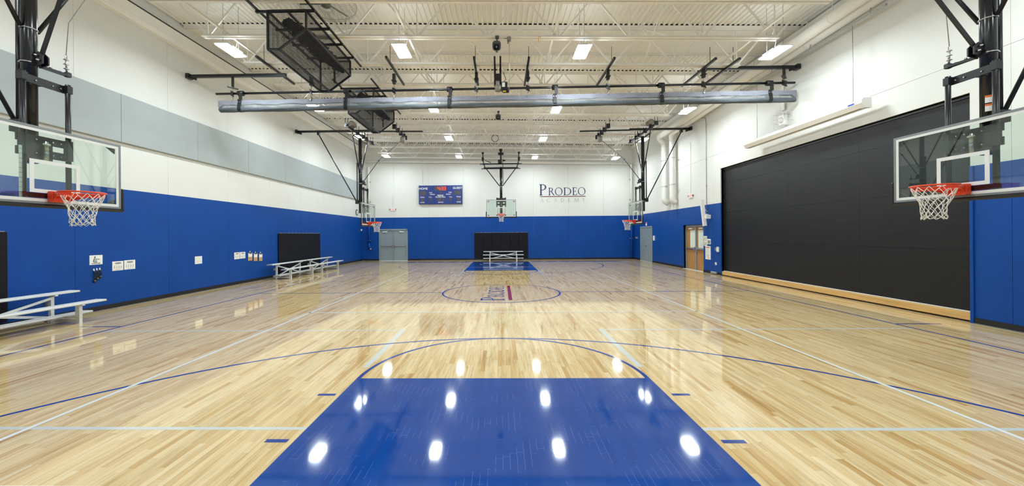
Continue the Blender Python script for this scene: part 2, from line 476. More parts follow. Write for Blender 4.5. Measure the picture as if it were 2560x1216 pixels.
def wall(name, P, s0, s1, seams, bands, holes=(), depth=.25):
    mb = MB(lambda p: P(p[0], p[2], p[1]))
    cuts = [s0] + [s for s in seams if s0 < s < s1] + [s1]
    g = .0028
    for a, b in zip(cuts, cuts[1:]):
        for z0, z1, mi, zg in bands:
            mb.cur = mi
            for r in rect_minus((a + (g if a > s0 else 0), b - (g if b < s1 else 0), z0 + zg, z1), holes):
                mb.box((r[0], 0, r[2]), (r[1], depth, r[3]))
    mb.cur = 0
    for r in rect_minus((s0, s1, 0, TOP), holes):       # backing behind the joints
        mb.box((r[0], .04, r[2]), (r[1], depth + .02, r[3]))
    return struct(name, mb, [M['wall'], M['blue']])

BANDS = [(0, BLUE, 1, 0), (BLUE, TOP, 0, 0)]
wall('wall_left', lambda s, z, d: (XL - d, s, z), YF, YB + .2, [8.55 + 2.46 * k for k in range(-5, 8)], BANDS)
DOOR_B = (-8.61, -6.635, 0, 2.22)
wall('wall_back', lambda s, z, d: (s, YB + d, z), XL, 9.7, [-7.56 + 2.47 * k for k in range(0, 8)], BANDS, [DOOR_B])
RECESS = (7.5, 15.97, -.1, 4.5); DOOR_W = (17.36, 19.29, -.1, 2.2); DOOR_G = (23.33, 25.27, -.1, 2.22)
BR = [(0, BLUE, 1, 0), (BLUE, 5.15, 0, 0), (5.15, TOP, 0, .006)]
wall('wall_right', lambda s, z, d: (XR(s) + d, s, z), YF, YB + .2, [6.9, 16.55, 17.05, 19.9, 22.4, 24.9], BR, [RECESS, DOOR_W, DOOR_G], .36)
wall('wall_front', lambda s, z, d: (s, YF - d, z), XL - .1, 9.5, [-7 + 2.46 * k for k in range(7)], BANDS)

# floor and its painted markings
fl = MB(); fl.box((XL - .3, YF - .3, -.12), (10.2, YB + .4, 0))
floor = struct('floor', fl, M['floor'])
ZL = .0012
def strip(mb, a, b, w, z=ZL):
    a = Vector((*a, z)); b = Vector((*b, z)); d = (b - a).normalized(); s = Vector((-d.y, d.x, 0)) * (w / 2)
    mb.poly([a - s, b - s, b + s, a + s])
def arc(mb, c, r, a0, a1, w=.0508, n=72, z=ZL):
    old = None
    for k in range(n + 1):
        t = math.radians(a0 + (a1 - a0) * k / n); d = Vector((math.cos(t), math.sin(t), 0)); o = Vector((*c, z))
        p = (mb.vert(o + d * (r - w)), mb.vert(o + d * r))
        if old: mb.face((old[0], old[1], p[1], p[0]))
        old = p
W = 1.829; BL = -D; LEN = 25.6; FT = BL + 5.79; FARB = BL + LEN; FTF = FARB - 5.79; MID = BL + LEN / 2
lane = MB()
lane.poly([(-W, BL, ZL), (W, BL, ZL), (W, FT, ZL), (-W, FT, ZL)])
struct('lane_paint', lane, M['lane'], floor)
lane = MB()
lane.poly([(-W, FTF, ZL), (W, FTF, ZL), (W, FARB, ZL), (-W, FARB, ZL)])
struct('lane_paint', lane, M['lane'], floor)
bl = MB(); hw = .0254
for s in (-1, 1):
    strip(bl, (s * (7.62 + hw), BL - .05), (s * (7.62 + hw), FARB + .05), .0508)
    strip(bl, (s * (1.829 + .015), MID), (s * 7.62, MID), .0508)
    strip(bl, (s * 7.67, BL + 8.53), (s * 8.52, BL + 8.53), .0508)
    for y in (2.13, 3.25, 4.36, 5.31):
        if s * 1 and y: strip(bl, (s * 1.885, BL + y), (s * 2.085, BL + y), .0508 if y > 3 else .3)
    for y in (2.13, 3.25, 4.36, 5.31):
        strip(bl, (s * 1.885, FARB - y), (s * 2.085, FARB - y), .0508)
    for yb, dr in ((BL, 1), (FARB, -1)):
        yc = yb + dr * 1.6
        strip(bl, (s * (6.02 - hw), yb), (s * (6.02 - hw), yc), .0508)
strip(bl, (-7.67, BL - hw), (7.67, BL - hw), .0508)
arc(bl, (0, FT), W, 0, 180); arc(bl, (0, FTF), W, 180, 360)
arc(bl, (0, MID), W, 0, 360, n=120)
arc(bl, (0, BL + 1.6), 6.02, 0, 180, n=120, z=ZL - .0004); arc(bl, (0, FARB - 1.6), 6.02, 180, 360, n=120, z=ZL - .0004)
# wide apron stripe behind the far baseline, broken up where the lettering runs through it
for a, b in ((-7.62, -5.6), (-5.4, -4.6), (-4.45, -3.75), (-3.55, -2.75), (-2.6, -2.0), (-1.83, 1.83), (2.0, 2.75), (2.95, 3.7), (3.85, 4.5), (4.6, 7.62)):
    strip(bl, (a, FARB + .17), (b, FARB + .17), .44)
struct('blue_court_line', bl, M['blue_line'], floor)
wl = MB(); ZW = .0022; GX = 4.5
for s in (-1, 1):
    strip(wl, (s * (GX - hw), 2.62), (s * (GX - hw), MID + 9), .0508, ZW)
for y in (2.64, MID - 3, MID + 3, MID + 9 - hw):
    strip(wl, (-GX, y), (GX, y), .0508, ZW)
arc(wl, (0, FARB - 1.6), 1.27, 180, 360, n=40, z=ZW)
struct('white_court_line', wl, M['white_line'], floor)
gl_ = MB(); ZG = .0006
for yc in (5.28, 18.14):
    for s in (-1, 1):
        for dy in (-W + hw, W - hw):
            strip(gl_, (s * 7.6, yc + dy), (s * 1.83, yc + dy), .0508, ZG)
        if yc < 10: ya, yb = (FT + .4, yc + W)
        else: ya, yb = (yc - W, FTF + .2)
        strip(gl_, (s * 1.86, ya), (s * 1.86, yb), .0508 * 1.6, ZG - .0002)
struct('grey_court_line', gl_, M['grey_line'], floor)
pl = MB(); strip(pl, (4.98, MID), (5.17, MID), .12, .0018)
struct('blue_floor_mark', pl, M['tagblue'], floor)

# serif capitals drawn as solid outlines: unit cap height, list of polygons in (x, y)
def glyph(ch, thin=.055, thick=.13):
    P = []
    def q(*p): P.append(list(p))
    def stem(x, w=thick, y0=0, y1=1, top=True, bot=True):
        q((x, y0), (x + w, y0), (x + w, y1), (x, y1))
        e = w * .62; t = .045
        for on, y, d in ((bot, y0, 1), (top, y1, -1)):
            if on:
                q((x - e, y), (x + w + e, y), (x + w + e * .8, y + d * t), (x - e * .8, y + d * t))
                q((x - e * .45, y + d * t), (x + w + e * .45, y + d * t), (x + w, y + d * t * 2.6), (x, y + d * t * 2.6))
    def ring(cx, cy, rx, ry, a0, a1, tilt=0, tk=thick, tn=thin, n=28):
        prev = None
        for k in range(n + 1):
            a = math.radians(a0 + (a1 - a0) * k / n)
            t = tn + (tk - tn) * abs(math.cos(a - math.radians(tilt))) ** 1.5
            o = (cx + rx * math.cos(a), cy + ry * math.sin(a)); i = (cx + (rx - t) * math.cos(a), cy + (ry - min(t, tn * 1.15)) * math.sin(a))
            if prev: q(prev[0], o, i, prev[1])
            prev = (o, i)
    def diag(x0, y0, x1, y1, w):
        q((x0, y0), (x0 + w, y0), (x1 + w, y1), (x1, y1))
    def foot(x, y, w, d):
        q((x - .09, y), (x + w + .09, y), (x + w + .06, y + d * .045), (x - .06, y + d * .045))
    if ch == 'P':
        stem(.10); ring(.30, .735, .34, .265, -92, 92); q((.2, 1 - thin), (.30, 1 - thin), (.30, 1), (.2, 1)); q((.22, .47), (.30, .47), (.30, .47 + thin), (.22, .47 + thin)); wd = .70
    elif ch == 'R':
        stem(.10); ring(.32, .75, .33, .25, -92, 92); q((.2, 1 - thin), (.32, 1 - thin), (.32, 1), (.2, 1)); q((.22, .5), (.34, .5), (.34, .5 + thin), (.22, .5 + thin))
        q((.34, .52), (.48, .52), (.86, .04), (.96, 0), (.74, 0)); wd = .96
    elif ch == 'O':
        ring(.52, .5, .52, .52, 0, 360, tilt=25, n=48); wd = 1.06
    elif ch == 'D':
        stem(.10); ring(.36, .5, .60, .5, -90, 90); q((.2, 1 - thin), (.37, 1 - thin), (.37, 1), (.2, 1)); q((.2, 0), (.37, 0), (.37, thin), (.2, thin)); wd = 1.0
    elif ch == 'E':
        stem(.10)
        q((.2, 1 - thin), (.62, 1 - thin), (.62, 1), (.2, 1)); q((.55, 1 - thin), (.62, 1 - thin), (.635, .78), (.60, .78))
        q((.2, 0), (.64, 0), (.64, thin), (.2, thin)); q((.55, thin), (.64, thin), (.70, .27), (.66, .27))
        q((.2, .49), (.50, .49), (.50, .49 + thin), (.2, .49 + thin)); q((.47, .40), (.50, .40), (.50, .63), (.47, .63)); wd = .74
    elif ch == 'A':
        diag(.06, 0, .42, 1, .07); diag(.74, 0, .40, 1, thick); foot(.05, 0, .06, 1); foot(.75, 0, .11, 1); wd = .96
    elif ch == 'C':
        ring(.52, .5, .50, .52, 40, 320, tilt=0, n=40); wd = .92
    elif ch == 'M':
        diag(.08, 0, .17, 1, .07); diag(.90, 0, .86, 1, thick); diag(.52, 0, .17, 1, thick); diag(.53, 0, .86, 1, .07); foot(.07, 0, .06, 1); foot(.90, 0, .13, 1); wd = 1.1
    elif ch == 'Y':
        diag(.40, .42, .06, 1, thick); diag(.43, .42, .76, 1, .07); stem(.39, top=False, y1=.45); foot(.05, 1, thick, -1); foot(.74, 1, .08, -1); wd = .9
    return P, wd

def serif_word(mb, items, origin, right, up, depth):
    """items: (char, x, height, xscale)"""
    R = Vector(right); U = Vector(up); Nn = R.cross(U).normalized(); O = Vector(origin); k = 0
    for ch, x, h, xs in items:
        for p in glyph(ch)[0]:
            k += 1; e = depth + (k % 5) * .0002
            mb.poly([O + R * (x + px * h * xs) + U * (py * h) + Nn * e for px, py in p])

def word_layout(L, hP, hs):
    """PRODEO across length L with a taller first letter"""
    fr = [('P', 0.0, hP, .245), ('R', .182, hs, .150), ('O', .328, hs, .168), ('D', .513, hs, .180), ('E', .708, hs, .116), ('O', .832, hs, .168)]
    out = []
    for ch, f, h, w in fr:
        out.append((ch, f * L, h, (w * L) / (glyph(ch)[1] * h)))
    out[0] = ('P', -.02 * L, hP, (.175 * L) / (glyph('P')[1] * hP))
    return out
def sub_layout(L, h):
    out = []
    for ch, f in zip('ACADEMY', (.012, .148, .305, .455, .615, .745, .925)):
        out.append((ch, f * L, h, .066 * L / (h * .92) * (1.0 if ch != 'M' else 1.35)))
    return out
ft = MB(); serif_word(ft, word_layout(3.0, .66, .48), (.09, 10.30, .0012), (0, 1, 0), (-1, 0, 0), .0008)
struct('floor_lettering', ft, M['blue_line'], floor)
ft = MB(); strip(ft, (.255, 10.27), (.255, 13.17), .10, .0022); struct('floor_rule', ft, M['red_line'], floor)
ft = MB(); serif_word(ft, sub_layout(2.95, .24), (.66, 10.30, .0012), (0, 1, 0), (-1, 0, 0), .0008)
struct('floor_lettering', ft, M['tan_line'], floor)

# baseboards
def basebox(name, segs, P):
    mb = MB(lambda p: P(p[0], p[1], p[2]))
    for a, b in segs:
        mb.cur = 0; mb.box((a, 0, .012), (b, .014, .115))
        mb.cur = 1; mb.box((a, 0, 0), (b, .035, .012))
    struct(name, mb, [M['base'], M['shoe']])
basebox('baseboard_left', [(YF, YB)], lambda s, d, z: (XL + d, s, z))
basebox('baseboard_back', [(XL, DOOR_B[0] - .05), (DOOR_B[1] + .05, 9.35)], lambda s, d, z: (s, YB - d, z))
basebox('baseboard_right', [(YF, RECESS[0] - .06), (RECESS[1] + .02, DOOR_W[0]), (DOOR_W[1], DOOR_G[0] - .05), (DOOR_G[1] + .05, YB)], lambda s, d, z: (XR(s) - d, s, z))

# deck: ribs along Y over the whole room, flat sheets under every second bay
ce = MB(); prof = []; x = XL - .1; per = .1525
while x < 9.7:
    prof += [(x, 0), (x + .046, 0), (x + .058, .045), (x + .1405, .045)]; x += per
prof.append((x, 0))
ra = [ce.vert((px, YF - .1, zd(px) + pz)) for px, pz in prof]; rb = [ce.vert((px, YB + .15, zd(px) + pz)) for px, pz in prof]
rc = [ce.vert((px, YB + .15, zd(px) + .30)) for px, pz in prof]; rd = [ce.vert((px, YF - .1, zd(px) + .30)) for px, pz in prof]
for k in range(len(prof) - 1):
    ce.face((ra[k], ra[k + 1], rb[k + 1], rb[k])); ce.face((rc[k], rc[k + 1], rd[k + 1], rd[k]))
ceil = struct('ceiling', ce, M['deck'])
for k in (0, 2, 4, 6, 8, 10):
    y0, y1 = JY[k] + .02, (JY[k + 1] - .02)
    mb = MB(lambda p: (p[0], p[1], p[2] - SL * p[0]))
    n = 8; xs = [XL + (19.4) * i / n for i in range(n + 1)]
    for a, b in zip(xs, xs[1:]): mb.box((a, y0, 8.172), (b - .004, y1, 8.194))
    struct('ceiling_sheet', mb, M['deck'], ceil)
for yk in [JY[k] - .094 for k in (2, 4, 6, 8, 10)] + [YB - .03]:
    mb = MB(lambda p: (p[0], p[1], p[2] - SL * p[0]))
    mb.box((XL, yk, 8.2005), (9.5, yk + .02, 8.246)); struct('flute_shade_strip', mb, M['base'], ceil)  # black strips paint in the shade inside the open deck flutes
# stepped edge along the left wall and the closure at the right and back
mb = MB(); mb.bbox((XL, YF, 7.56), (XL + .20, YB, 7.72), .012); mb.bbox((XL, YF, 7.73), (XL + .15, YB, 8.02), .01)
struct('trim_1', mb, M['steel'])
mb = MB(); mb.box((XL + .001, YF, 8.03), (XL + .012, YB, 8.145)); struct('gap_shade_strip', mb, M['gap_shade'])  # dark strip paints in the shade of the gap under the deck
mb = MB(RS); mb.box((9.02, YF, 7.75), (9.17, YB, 7.93)); struct('trim_2', mb, M['steel'])

# ------------------------------------------------------------------ doors
d1 = MB(); y = YB
fx0, fx1 = DOOR_B[0], DOOR_B[1]
for a, b in ((fx0 - .04, fx0 + .06), (fx1 - .06, fx1 + .04)): d1.box((a, y - .03, 0), (b, y + .14, 2.20))
d1.box((fx0 - .04, y - .03, 2.15), (fx1 + .04, y + .14, 2.25))
mid = (fx0 + fx1) / 2
door1 = struct('door_1', d1, M['door_grey'])
mb = MB(); mb.box((mid - .03, y - .035, .02), (mid + .03, y + .12, 2.15)); struct('mullion', mb, M['door_grey'], door1)
mb = MB(); mb.box((fx0 + .0, y - .05, 0), (fx1 - .0, y + .14, .018)); struct('threshold', mb, M['alu'], door1)
for s, (a, b) in ((1, (fx0 + .06, mid - .03)), (-1, (mid + .03, fx1 - .06))):
    mb = MB(); mb.bbox((a + .004, y + .02, .02), (b - .004, y + .065, 2.148), .006); leaf = struct('door_leaf', mb, M['door_grey'], door1)
    mb = MB(); mb.bbox((a + .05, y - .045, 1.015), (b - .05, y + .02, 1.07), .012)
    hx = b - .06 if s > 0 else a + .06
    mb.bbox((hx - .035, y - .055, .98), (hx + .035, y + .02, 1.13), .012); mb.bbox((hx - .025, y - .03, .88), (hx + .025, y + .02, .97), .01)
    struct('push_bar', mb, M['chrome'], leaf)
    ca = a + .16 if s > 0 else b - .50
    mb = MB(); mb.bbox((ca, y - .05, 2.0), (ca + .34, y + .02, 2.075), .01)
    mb.bar((ca + .17, y - .03, 2.08), (ca + (.40 if s > 0 else -.06), y - .03, 2.13), .02, .015)
    struct('door_closer', mb, M['alu'], leaf)

mb = MB(RS); a, b = DOOR_G[0], DOOR_G[1]; xw = 9.17
for u, v in ((a - .05, a + .04), (b - .04, b + .05)): mb.box((xw - .02, u, 0), (xw + .12, v, 2.2))
mb.box((xw - .02, a - .05, 2.16), (xw + .12, b + .05, 2.25)); door2 = struct('door_2', mb, M['door_grey'])
m2 = (a + b) / 2
for s, (u, v) in ((1, (a + .04, m2 - .002)), (-1, (m2 + .002, b - .04))):
    mb = MB(RS); mb.bbox((xw + .0, u, .012), (xw + .05, v, 2.16), .004); leaf = struct('door_leaf', mb, M['door_grey'], door2)
    hy = v - .08 if s > 0 else u + .08
    mb = MB(RS); mb.bbox((xw - .045, hy - .03, .96), (xw, hy + .03, 1.04), .01); mb.bar((xw - .05, hy, 1.0), (xw - .05, hy + (-.10 if s > 0 else .10), 1.0), .02, .02)
    struct('door_handle', mb, M['chrome'], leaf)
mb = MB(RS); mb.box((xw - .03, a - .03, 0), (xw + .10, b + .03, .01)); struct('threshold', mb, M['alu'], door2)

# oak double door at the back of a blue reveal
mb = MB(RS); a, b = DOOR_W[0], DOOR_W[1]; xd = 9.17 + .14
A, B = a - .12, b - .02
mb = MB(RS)
mb.box((xd - .04, B - .08, 0), (xd + .1, B, 2.19)); mb.box((xd - .04, A, 0), (xd + .1, A + .06, 2.19)); mb.box((xd - .04, A, 2.10), (xd + .1, B, 2.19))
door3 = struct('door_3', mb, M['door_grey'])
m3 = (A + B) / 2
mb = MB(RS); mb.box((xd - .045, m3 - .04, .01), (xd + .08, m3 + .04, 2.10)); struct('mullion', mb, M['door_grey'], door3)
mb = MB(RS); mb.box((xd - .17, a, 0), (xd + .08, b, .012)); struct('threshold', mb, M['alu'], door3)
for s, (u, v) in ((1, (A + .06, m3 - .04)), (-1, (m3 + .04, B - .08))):
    if s < 0: lo, hi = u + .06, v - .30
    else: lo, hi = u + .30, v - .10
    mb = MB(RS)
    for r in rect_minus((u + .004, v - .004, .014, 2.096), [(lo, hi, 1.08, 1.93)]): mb.box((xd, r[0], r[2]), (xd + .045, r[1], r[3]))
    leaf = struct('door_leaf', mb, M['door_wood'], door3)
    mb = MB(RS); mb.box((xd + .012, lo, 1.08), (xd + .03, hi, 1.93)); struct('door_glass', mb, M['lite'], leaf)
    mb = MB(RS); mb.bbox((xd - .06, u + .03, 1.0), (xd, v - .03, 1.055), .01); hy = u + .06 if s < 0 else v - .06
    mb.bbox((xd - .07, hy - .03, .90), (xd, hy + .03, 1.12), .012); struct('push_bar', mb, M['chrome'], leaf)
    mb = MB(RS); mb.bbox((xd - .06, (u + v) / 2 - .16, 1.98), (xd, (u + v) / 2 + .16, 2.05), .01); struct('door_closer', mb, M['alu'], leaf)
mb = MB(RS); mb.box((xd + .08, a - .4, 0), (xd + .12, b + .4, 2.3)); struct('door_backing', mb, M['wall'], door3)

# ================================================================== ROOF STEEL
ORD = ['first', 'second', 'third', 'fourth', 'fifth', 'sixth', 'seventh', 'eighth', 'ninth', 'tenth', 'eleventh', 'twelfth']
XC0 = -.31; PAN = 1.88
def joist(y, k):
    t = Thing('roof_joist', (XC0, y, zb(XC0)), 'white open web steel roof joist, %s from the camera%s' % (ORD[k], ', nearest the scoreboard wall' if k == 11 else ''), 'roof joist', 'white roof joists')
    mb = MB()
    xa, xb = XC0 - 4 * PAN - .12, XC0 + 4 * PAN + .08
    for s in (-1, 1):
        mb.bar((xa, y + s * .056, zb(xa) + .006), (xb, y + s * .056, zb(xb) + .006), .076, .011)
        mb.bar((xa, y + s * .018, zb(xa) + .045), (xb, y + s * .018, zb(xb) + .045), .009, .078)
    t.part('bottom_chord', mb, M['steel'])
    mb = MB(); xa, xb = XL + .05, XR(y) - .03
    for s in (-1, 1):
        mb.bar((xa, y + s * .055, zd(xa) - .008), (xb, y + s * .055, zd(xb) - .008), .085, .012)
        mb.bar((xa, y + s * .02, zd(xa) - .055), (xb, y + s * .02, zd(xb) - .055), .010, .09)
    t.part('top_chord', mb, M['steel'])
    mb = MB()
    for i in range(-4, 5):
        bx = XC0 + i * PAN
        for s in (-1, 1):
            tx = bx + s * PAN / 2
            if tx < XL + .1 or tx > XR(y) - .1: tx = max(XL + .12, min(XR(y) - .12, tx))
            mb.bar((bx + s * .03, y, zb(bx) + .05), (tx, y, zd(tx) - .06), .034, .045)
        mb.bar((bx + .0, y, zb(bx) + .04), (bx, y, zd(bx) - .05), .022, .022)
    t.part('web', mb, M['steel'])
    return t
for k, yy in enumerate(JY): joist(yy, k)

# bridging angles running the length of the room on top of the bottom chords
for x, lab in ((-7.30, 'leftmost white bridging angle along the roof joists, nearest the left wall'), (-2.45, 'white bridging angle along the roof joists left of centre, right of the mesh cages'),
               (1.44, 'white bridging angle along the roof joists just right of centre'), (6.75, 'rightmost white bridging angle along the roof joists, nearest the pipes')):
    mb = MB(); za = zb(x) + .11
    mb.bar((x, JY[0] - .3, za), (x, YB - .1, za), .05, .05)
    single('bridging_bar', mb, M['steel'], (x, JY[0], za), lab, 'bridging bar', 'bridging angles')
for x, s in ((-4.55, 1), (4.4, -1)):
    for k in (1, 3, 6, 8):
        mb = MB(); y0, y1 = JY[k], JY[k + 1]
        mb.bar((x, y0, zd(x) - .08), (x, y1, zb(x) + .08), .03, .03); mb.bar((x + .04, y0, zb(x) + .08), (x + .04, y1, zd(x) - .08), .03, .03)
        single('cross_brace', mb, M['steel'], (x, y0, zb(x)), 'white cross brace between the %s and %s roof joists, on the %s' % (ORD[k], ORD[k + 1], 'left' if x < 0 else 'right'), 'cross brace', 'joist cross braces')

# ------------------------------------------------------------------ high bay lights
LX = (-7.42, -2.67, 2.25, 7.43); LY = (.95, 5.60, 10.27, 15.02, 19.62, 24.30)
def high_bay(x, y):
    z = 6.80 - SL * x
    t = Thing('ceiling_light', (x, y, z), 'light', 'ceiling light', 'high bay ceiling lights')
    mb = MB(); mb.box((x - .185, y - .39, z + .004), (x + .185, y + .39, z + .03)); mb.bbox((x - .12, y - .34, z + .03), (x + .12, y + .34, z + .085), .02)
    t.part('housing', mb, M['white'])
    mb = MB(); X0, X1, Y0, Y1, Z0, Z1 = x - .165, x + .165, y - .37, y + .37, z - .018, z + .004; q = [mb.vert(p) for p in ((X0, Y0, Z0), (X1, Y0, Z0), (X1, Y1, Z0), (X0, Y1, Z0), (X0, Y0, Z1), (X1, Y0, Z1), (X1, Y1, Z1), (X0, Y1, Z1))]
    for f in ((0, 3, 2, 1), (0, 1, 5, 4), (1, 2, 6, 5), (2, 3, 7, 6), (3, 0, 4, 7)): mb.face([q[k] for k in f])
    t.part('diffuser', mb, M['lamp'], label='glowing white diffuser')
    mb = MB(); mb.poly([(x - .115, y - .08, z + .087), (x + .115, y - .08, z + .087), (x + .115, y + .32, z + .087), (x - .115, y + .32, z + .087)]); t.part('added_fill_panel', mb, M['fill_up'])  # glowing upward panel added on top to lift the ceiling brightness
    for s in (-1, 1):
        mb = MB(); mb.tube([(x, y + s * .3, z + .08), (x, y + s * .3, zd(x) - .02)], .006, 5); t.part('hanger', mb, M['galv'])
    mb = MB(); mb.tube([(x + .05, y + .1, z + .08), (x + .12, y + .12, z + .35), (x + .02, y + .1, z + .55), (x, y, zb(x) + .5)], .008, 5); t.part('power_cord', mb, M['white'])
    return t.o
first = high_bay(LX[0], LY[2])
COLN = ('beside the left wall', 'second from the left wall', 'second from the right wall', 'beside the right wall')
ROWN = ('row behind the camera', 'row above the photo top edge', 'first row before the curtain', 'second row, just past the curtain', 'third row', 'last row by the scoreboard wall')
for j, y in enumerate(LY):
    for i, x in enumerate(LX):
        o = first if i == 0 and j == 2 else copy_tree(first)
        o.location = (x, y, 6.80 - SL * x)
        o['label'] = 'lit ceiling light %s, %s' % (COLN[i], ROWN[j])

# ================================================================== BASKETBALL HOOPS
def goal(name, label, X, zr, kind, labels=(), strut=(.50, 5.42, .026)):
    """X maps (u forward, w sideways, z) to the room; zr rim height"""
    def B(): return MB(lambda p: X(*p))
    t = Thing(name, X(0, 0, zr), label, 'basketball hoop', 'basketball hoops')
    z0 = zr - .165; z1 = z0 + 1.067; hw = .915
    side = kind == 'side'
    # backboard: glass in a channel frame, painted target, corner gussets, edge padding
    mb = B(); mb.box((-.012, -hw + .012, z0 + .012), (0, hw - .012, z1 - .012)); board = t.part('backboard', mb, M['glass'], label='clear glass backboard')
    mb = B()
    for a, b in (((-.03, -hw, z0), (.010, -hw + .03, z1)), ((-.03, hw - .03, z0), (.010, hw, z1)), ((-.03, -hw + .03, z0), (.010, hw - .03, z0 + .03)), ((-.03, -hw + .03, z1 - .03), (.010, hw - .03, z1))): mb.box(a, b)
    t.part('board_frame', mb, M['frame'], board)
    mb = B(); e = .03
    for a, b in (((.001, -hw + e, z0 + e), (.004, -hw + e + .042, z1 - e)), ((.001, hw - e - .042, z0 + e), (.004, hw - e, z1 - e)),
                 ((.001, -hw + e + .042, z0 + e), (.004, hw - e - .042, z0 + e + .042)), ((.001, -hw + e + .042, z1 - e - .042), (.004, hw - e - .042, z1 - e))): mb.box(a, b)
    zt = zr - .012
    for a, b in (((.001, -.305, zt), (.0045, -.254, zt + .457)), ((.001, .254, zt), (.0045, .305, zt + .457)), ((.001, -.254, zt), (.0045, .254, zt + .051)), ((.001, -.254, zt + .406), (.0045, .254, zt + .457))): mb.box(a, b)
    t.part('board_marking', mb, M['boardwhite'], board)
    for sw in (-1, 1):
        for zc, d in ((z1 - .075, -1), (z0 + .075, 1)):
            mb = B(); w0 = sw * (hw - .075); mb.prism([(-.03, w0, zc), (-.03, w0 - sw * .13, zc), (-.03, w0, zc + d * .085)], (.016, 0, 0)); t.part('corner_bracket', mb, M['black'], board)
    mb = B()
    mb.bbox((-.035, -hw - .045, z0 - .055), (.025, hw + .045, z0 - .001), .02)
    for sw in (-1, 1): mb.bbox((-.035, sw * (hw + .001), z0 - .05), (.025, sw * (hw + .045), z0 + .34), .02)
    t.part('edge_padding', mb, M['blackrub'], board)
    # rim and net
    mb = B(); rc = .39; rr = .2366
    mb.tube([(rc + rr * math.cos(a), rr * math.sin(a), zr) for a in [2 * PI * k / 40 for k in range(40)]], .0115, 8, closed=True)
    rim = t.part('rim', mb, M['orange'], label='orange steel rim')
    mb = B()
    mb.bbox((.012, -.115, zr - .135), (.085, .115, zr + .018), .008); mb.bbox((.06, -.09, zr - .055), (.165, .09, zr + .010), .008)
    for sw in (-1, 1):
        mb.prism([(.085, sw * .105, zr - .11), (.085, sw * .105, zr + .005), (.30, sw * .215, zr - .006), (.30, sw * .215, zr - .02)], (0, sw * -.008, 0))
    pr = None
    for k in range(29):                                   # reinforcing band under the back half of the ring
        a = math.radians(68 + 224 * k / 28); d = Vector((math.cos(a), math.sin(a), 0)); c = Vector((rc, 0, 0)); r0, r1 = rr + .002, rr + .010
        h = .042
        q = [c + d * r0 + Vector((0, 0, zr - .012)), c + d * r1 + Vector((0, 0, zr - .012)), c + d * r1 + Vector((0, 0, zr - .012 - h)), c + d * r0 + Vector((0, 0, zr - .012 - h))]
        q = [mb.vert(p) for p in q]
        if pr:
            for j in range(4): mb.face((pr[j], pr[(j + 1) % 4], q[(j + 1) % 4], q[j]))
        pr = q
    t.part('rim_bracket', mb, M['orange'], rim)
    mb = B(); rnd = random.Random(len(label) + int(zr * 10))
    LV = [(0, .232), (-.075, .205), (-.145, .170), (-.21, .146), (-.275, .130), (-.335, .122), (-.395, .122), (-.43, .128)]
    NS = 12
    jit = {}
    def pt(k, i):
        key = (k % (2 * NS), i)
        if key not in jit: jit[key] = (rnd.uniform(-.06, .06) * min(i, 3) / 3, rnd.uniform(-.010, .010) * min(i, 2), rnd.uniform(-.008, .008) * min(i, 2))
        da, dr, dz = jit[key]; z, r = LV[i]; a = 2 * PI * k / (2 * NS) + da
        return (rc + (r + dr) * math.cos(a), (r + dr) * math.sin(a), zr - .014 + z + dz)
    for k in range(0, 2 * NS, 2):
        for sg in (-1, 1):
            mb.tube([pt(k + sg * i, i) for i in range(len(LV))], .0042, 5)
    for k in range(0, 2 * NS, 2):
        kk = k + (len(LV) - 1)
        mb.tube([pt(kk, len(LV) - 1), Vector(pt(kk + 1, len(LV) - 1)) + Vector((0, 0, -.022)), pt(kk + 2, len(LV) - 1)], .0042, 5)
    t.part('net', mb, M['net'], label='white cord net')
    # mast and height adjuster
    zm0 = 2.88 if side else 3.13; um = -.38
    ztop = 6.50 if side else 6.05
    mb = B(); mb.tube([(um, 0, zm0), (um, 0, ztop)], .083, 20); mast = t.part('mast', mb, M['mast'])
    for z in (4.80, 3.36):
        mb = B(); mb.lathe((um, 0, z), [(.086, -.008), (.092, -.008), (.092, .008), (.086, .008)], 20); t.part('mast_clamp', mb, M['galv'], mast)
    zt0 = z0 + .02
    for sw in (-1, 1):
        mb = B(); mb.tube([(-.13, sw * .27, zt0), (-.13, sw * .27, 4.10)], .032, 10); t.part('adjuster_tube', mb, M['black'])
    zl = 3.12 if side else 3.79
    mb = B()
    mb.box((-.19, -.30, 3.97), (-.165, .30, 4.08)); mb.box((-.36, -.05, 3.99), (-.17, .05, 4.06))
    for sw in (-1, 1): mb.box((-.165, sw * .235, 3.97), (-.095, sw * .305, 4.08))
    t.part('upper_plate', mb, M['black']); mb = B()
    mb.box((-.19, -.31, zl + .02), (-.165, .31, zl + .13)); mb.box((-.19, -.31, zl - .17), (-.165, .31, zl - .06)); mb.box((-.32, -.10, zl - .23), (-.165, .10, zl + .10))
    for sw in (-1, 1): mb.box((-.165, sw * .235, zl - .17), (-.095, sw * .305, zl + .13))
    t.part('lower_plate', mb, M['black'])
    mb = B(); mb.lathe((-.14, 0, zl - .10), [(.028, -.14), (.03, 0), (.03, .1), (.05, .1), (.05, .13), (.03, .13), (.02, .16)], 14)
    for sw in (-1, 1):
        for z in (zl + .07, zl - .12, 4.02):
            for w in (.10, .2): mb.lathe((-.165, sw * w, z), [(.011, 0), (.011, .012), (.006, .018)], 6, 'x')
    t.part('adjuster_bolt', mb, M['chrome'])
    # foot bracket joining the lower board and target to the tubes
    mb = B(); mb.box((-.16, -.30, z0 + .09), (-.03, .30, z0 + .15)); t.part('board_support', mb, M['black'])
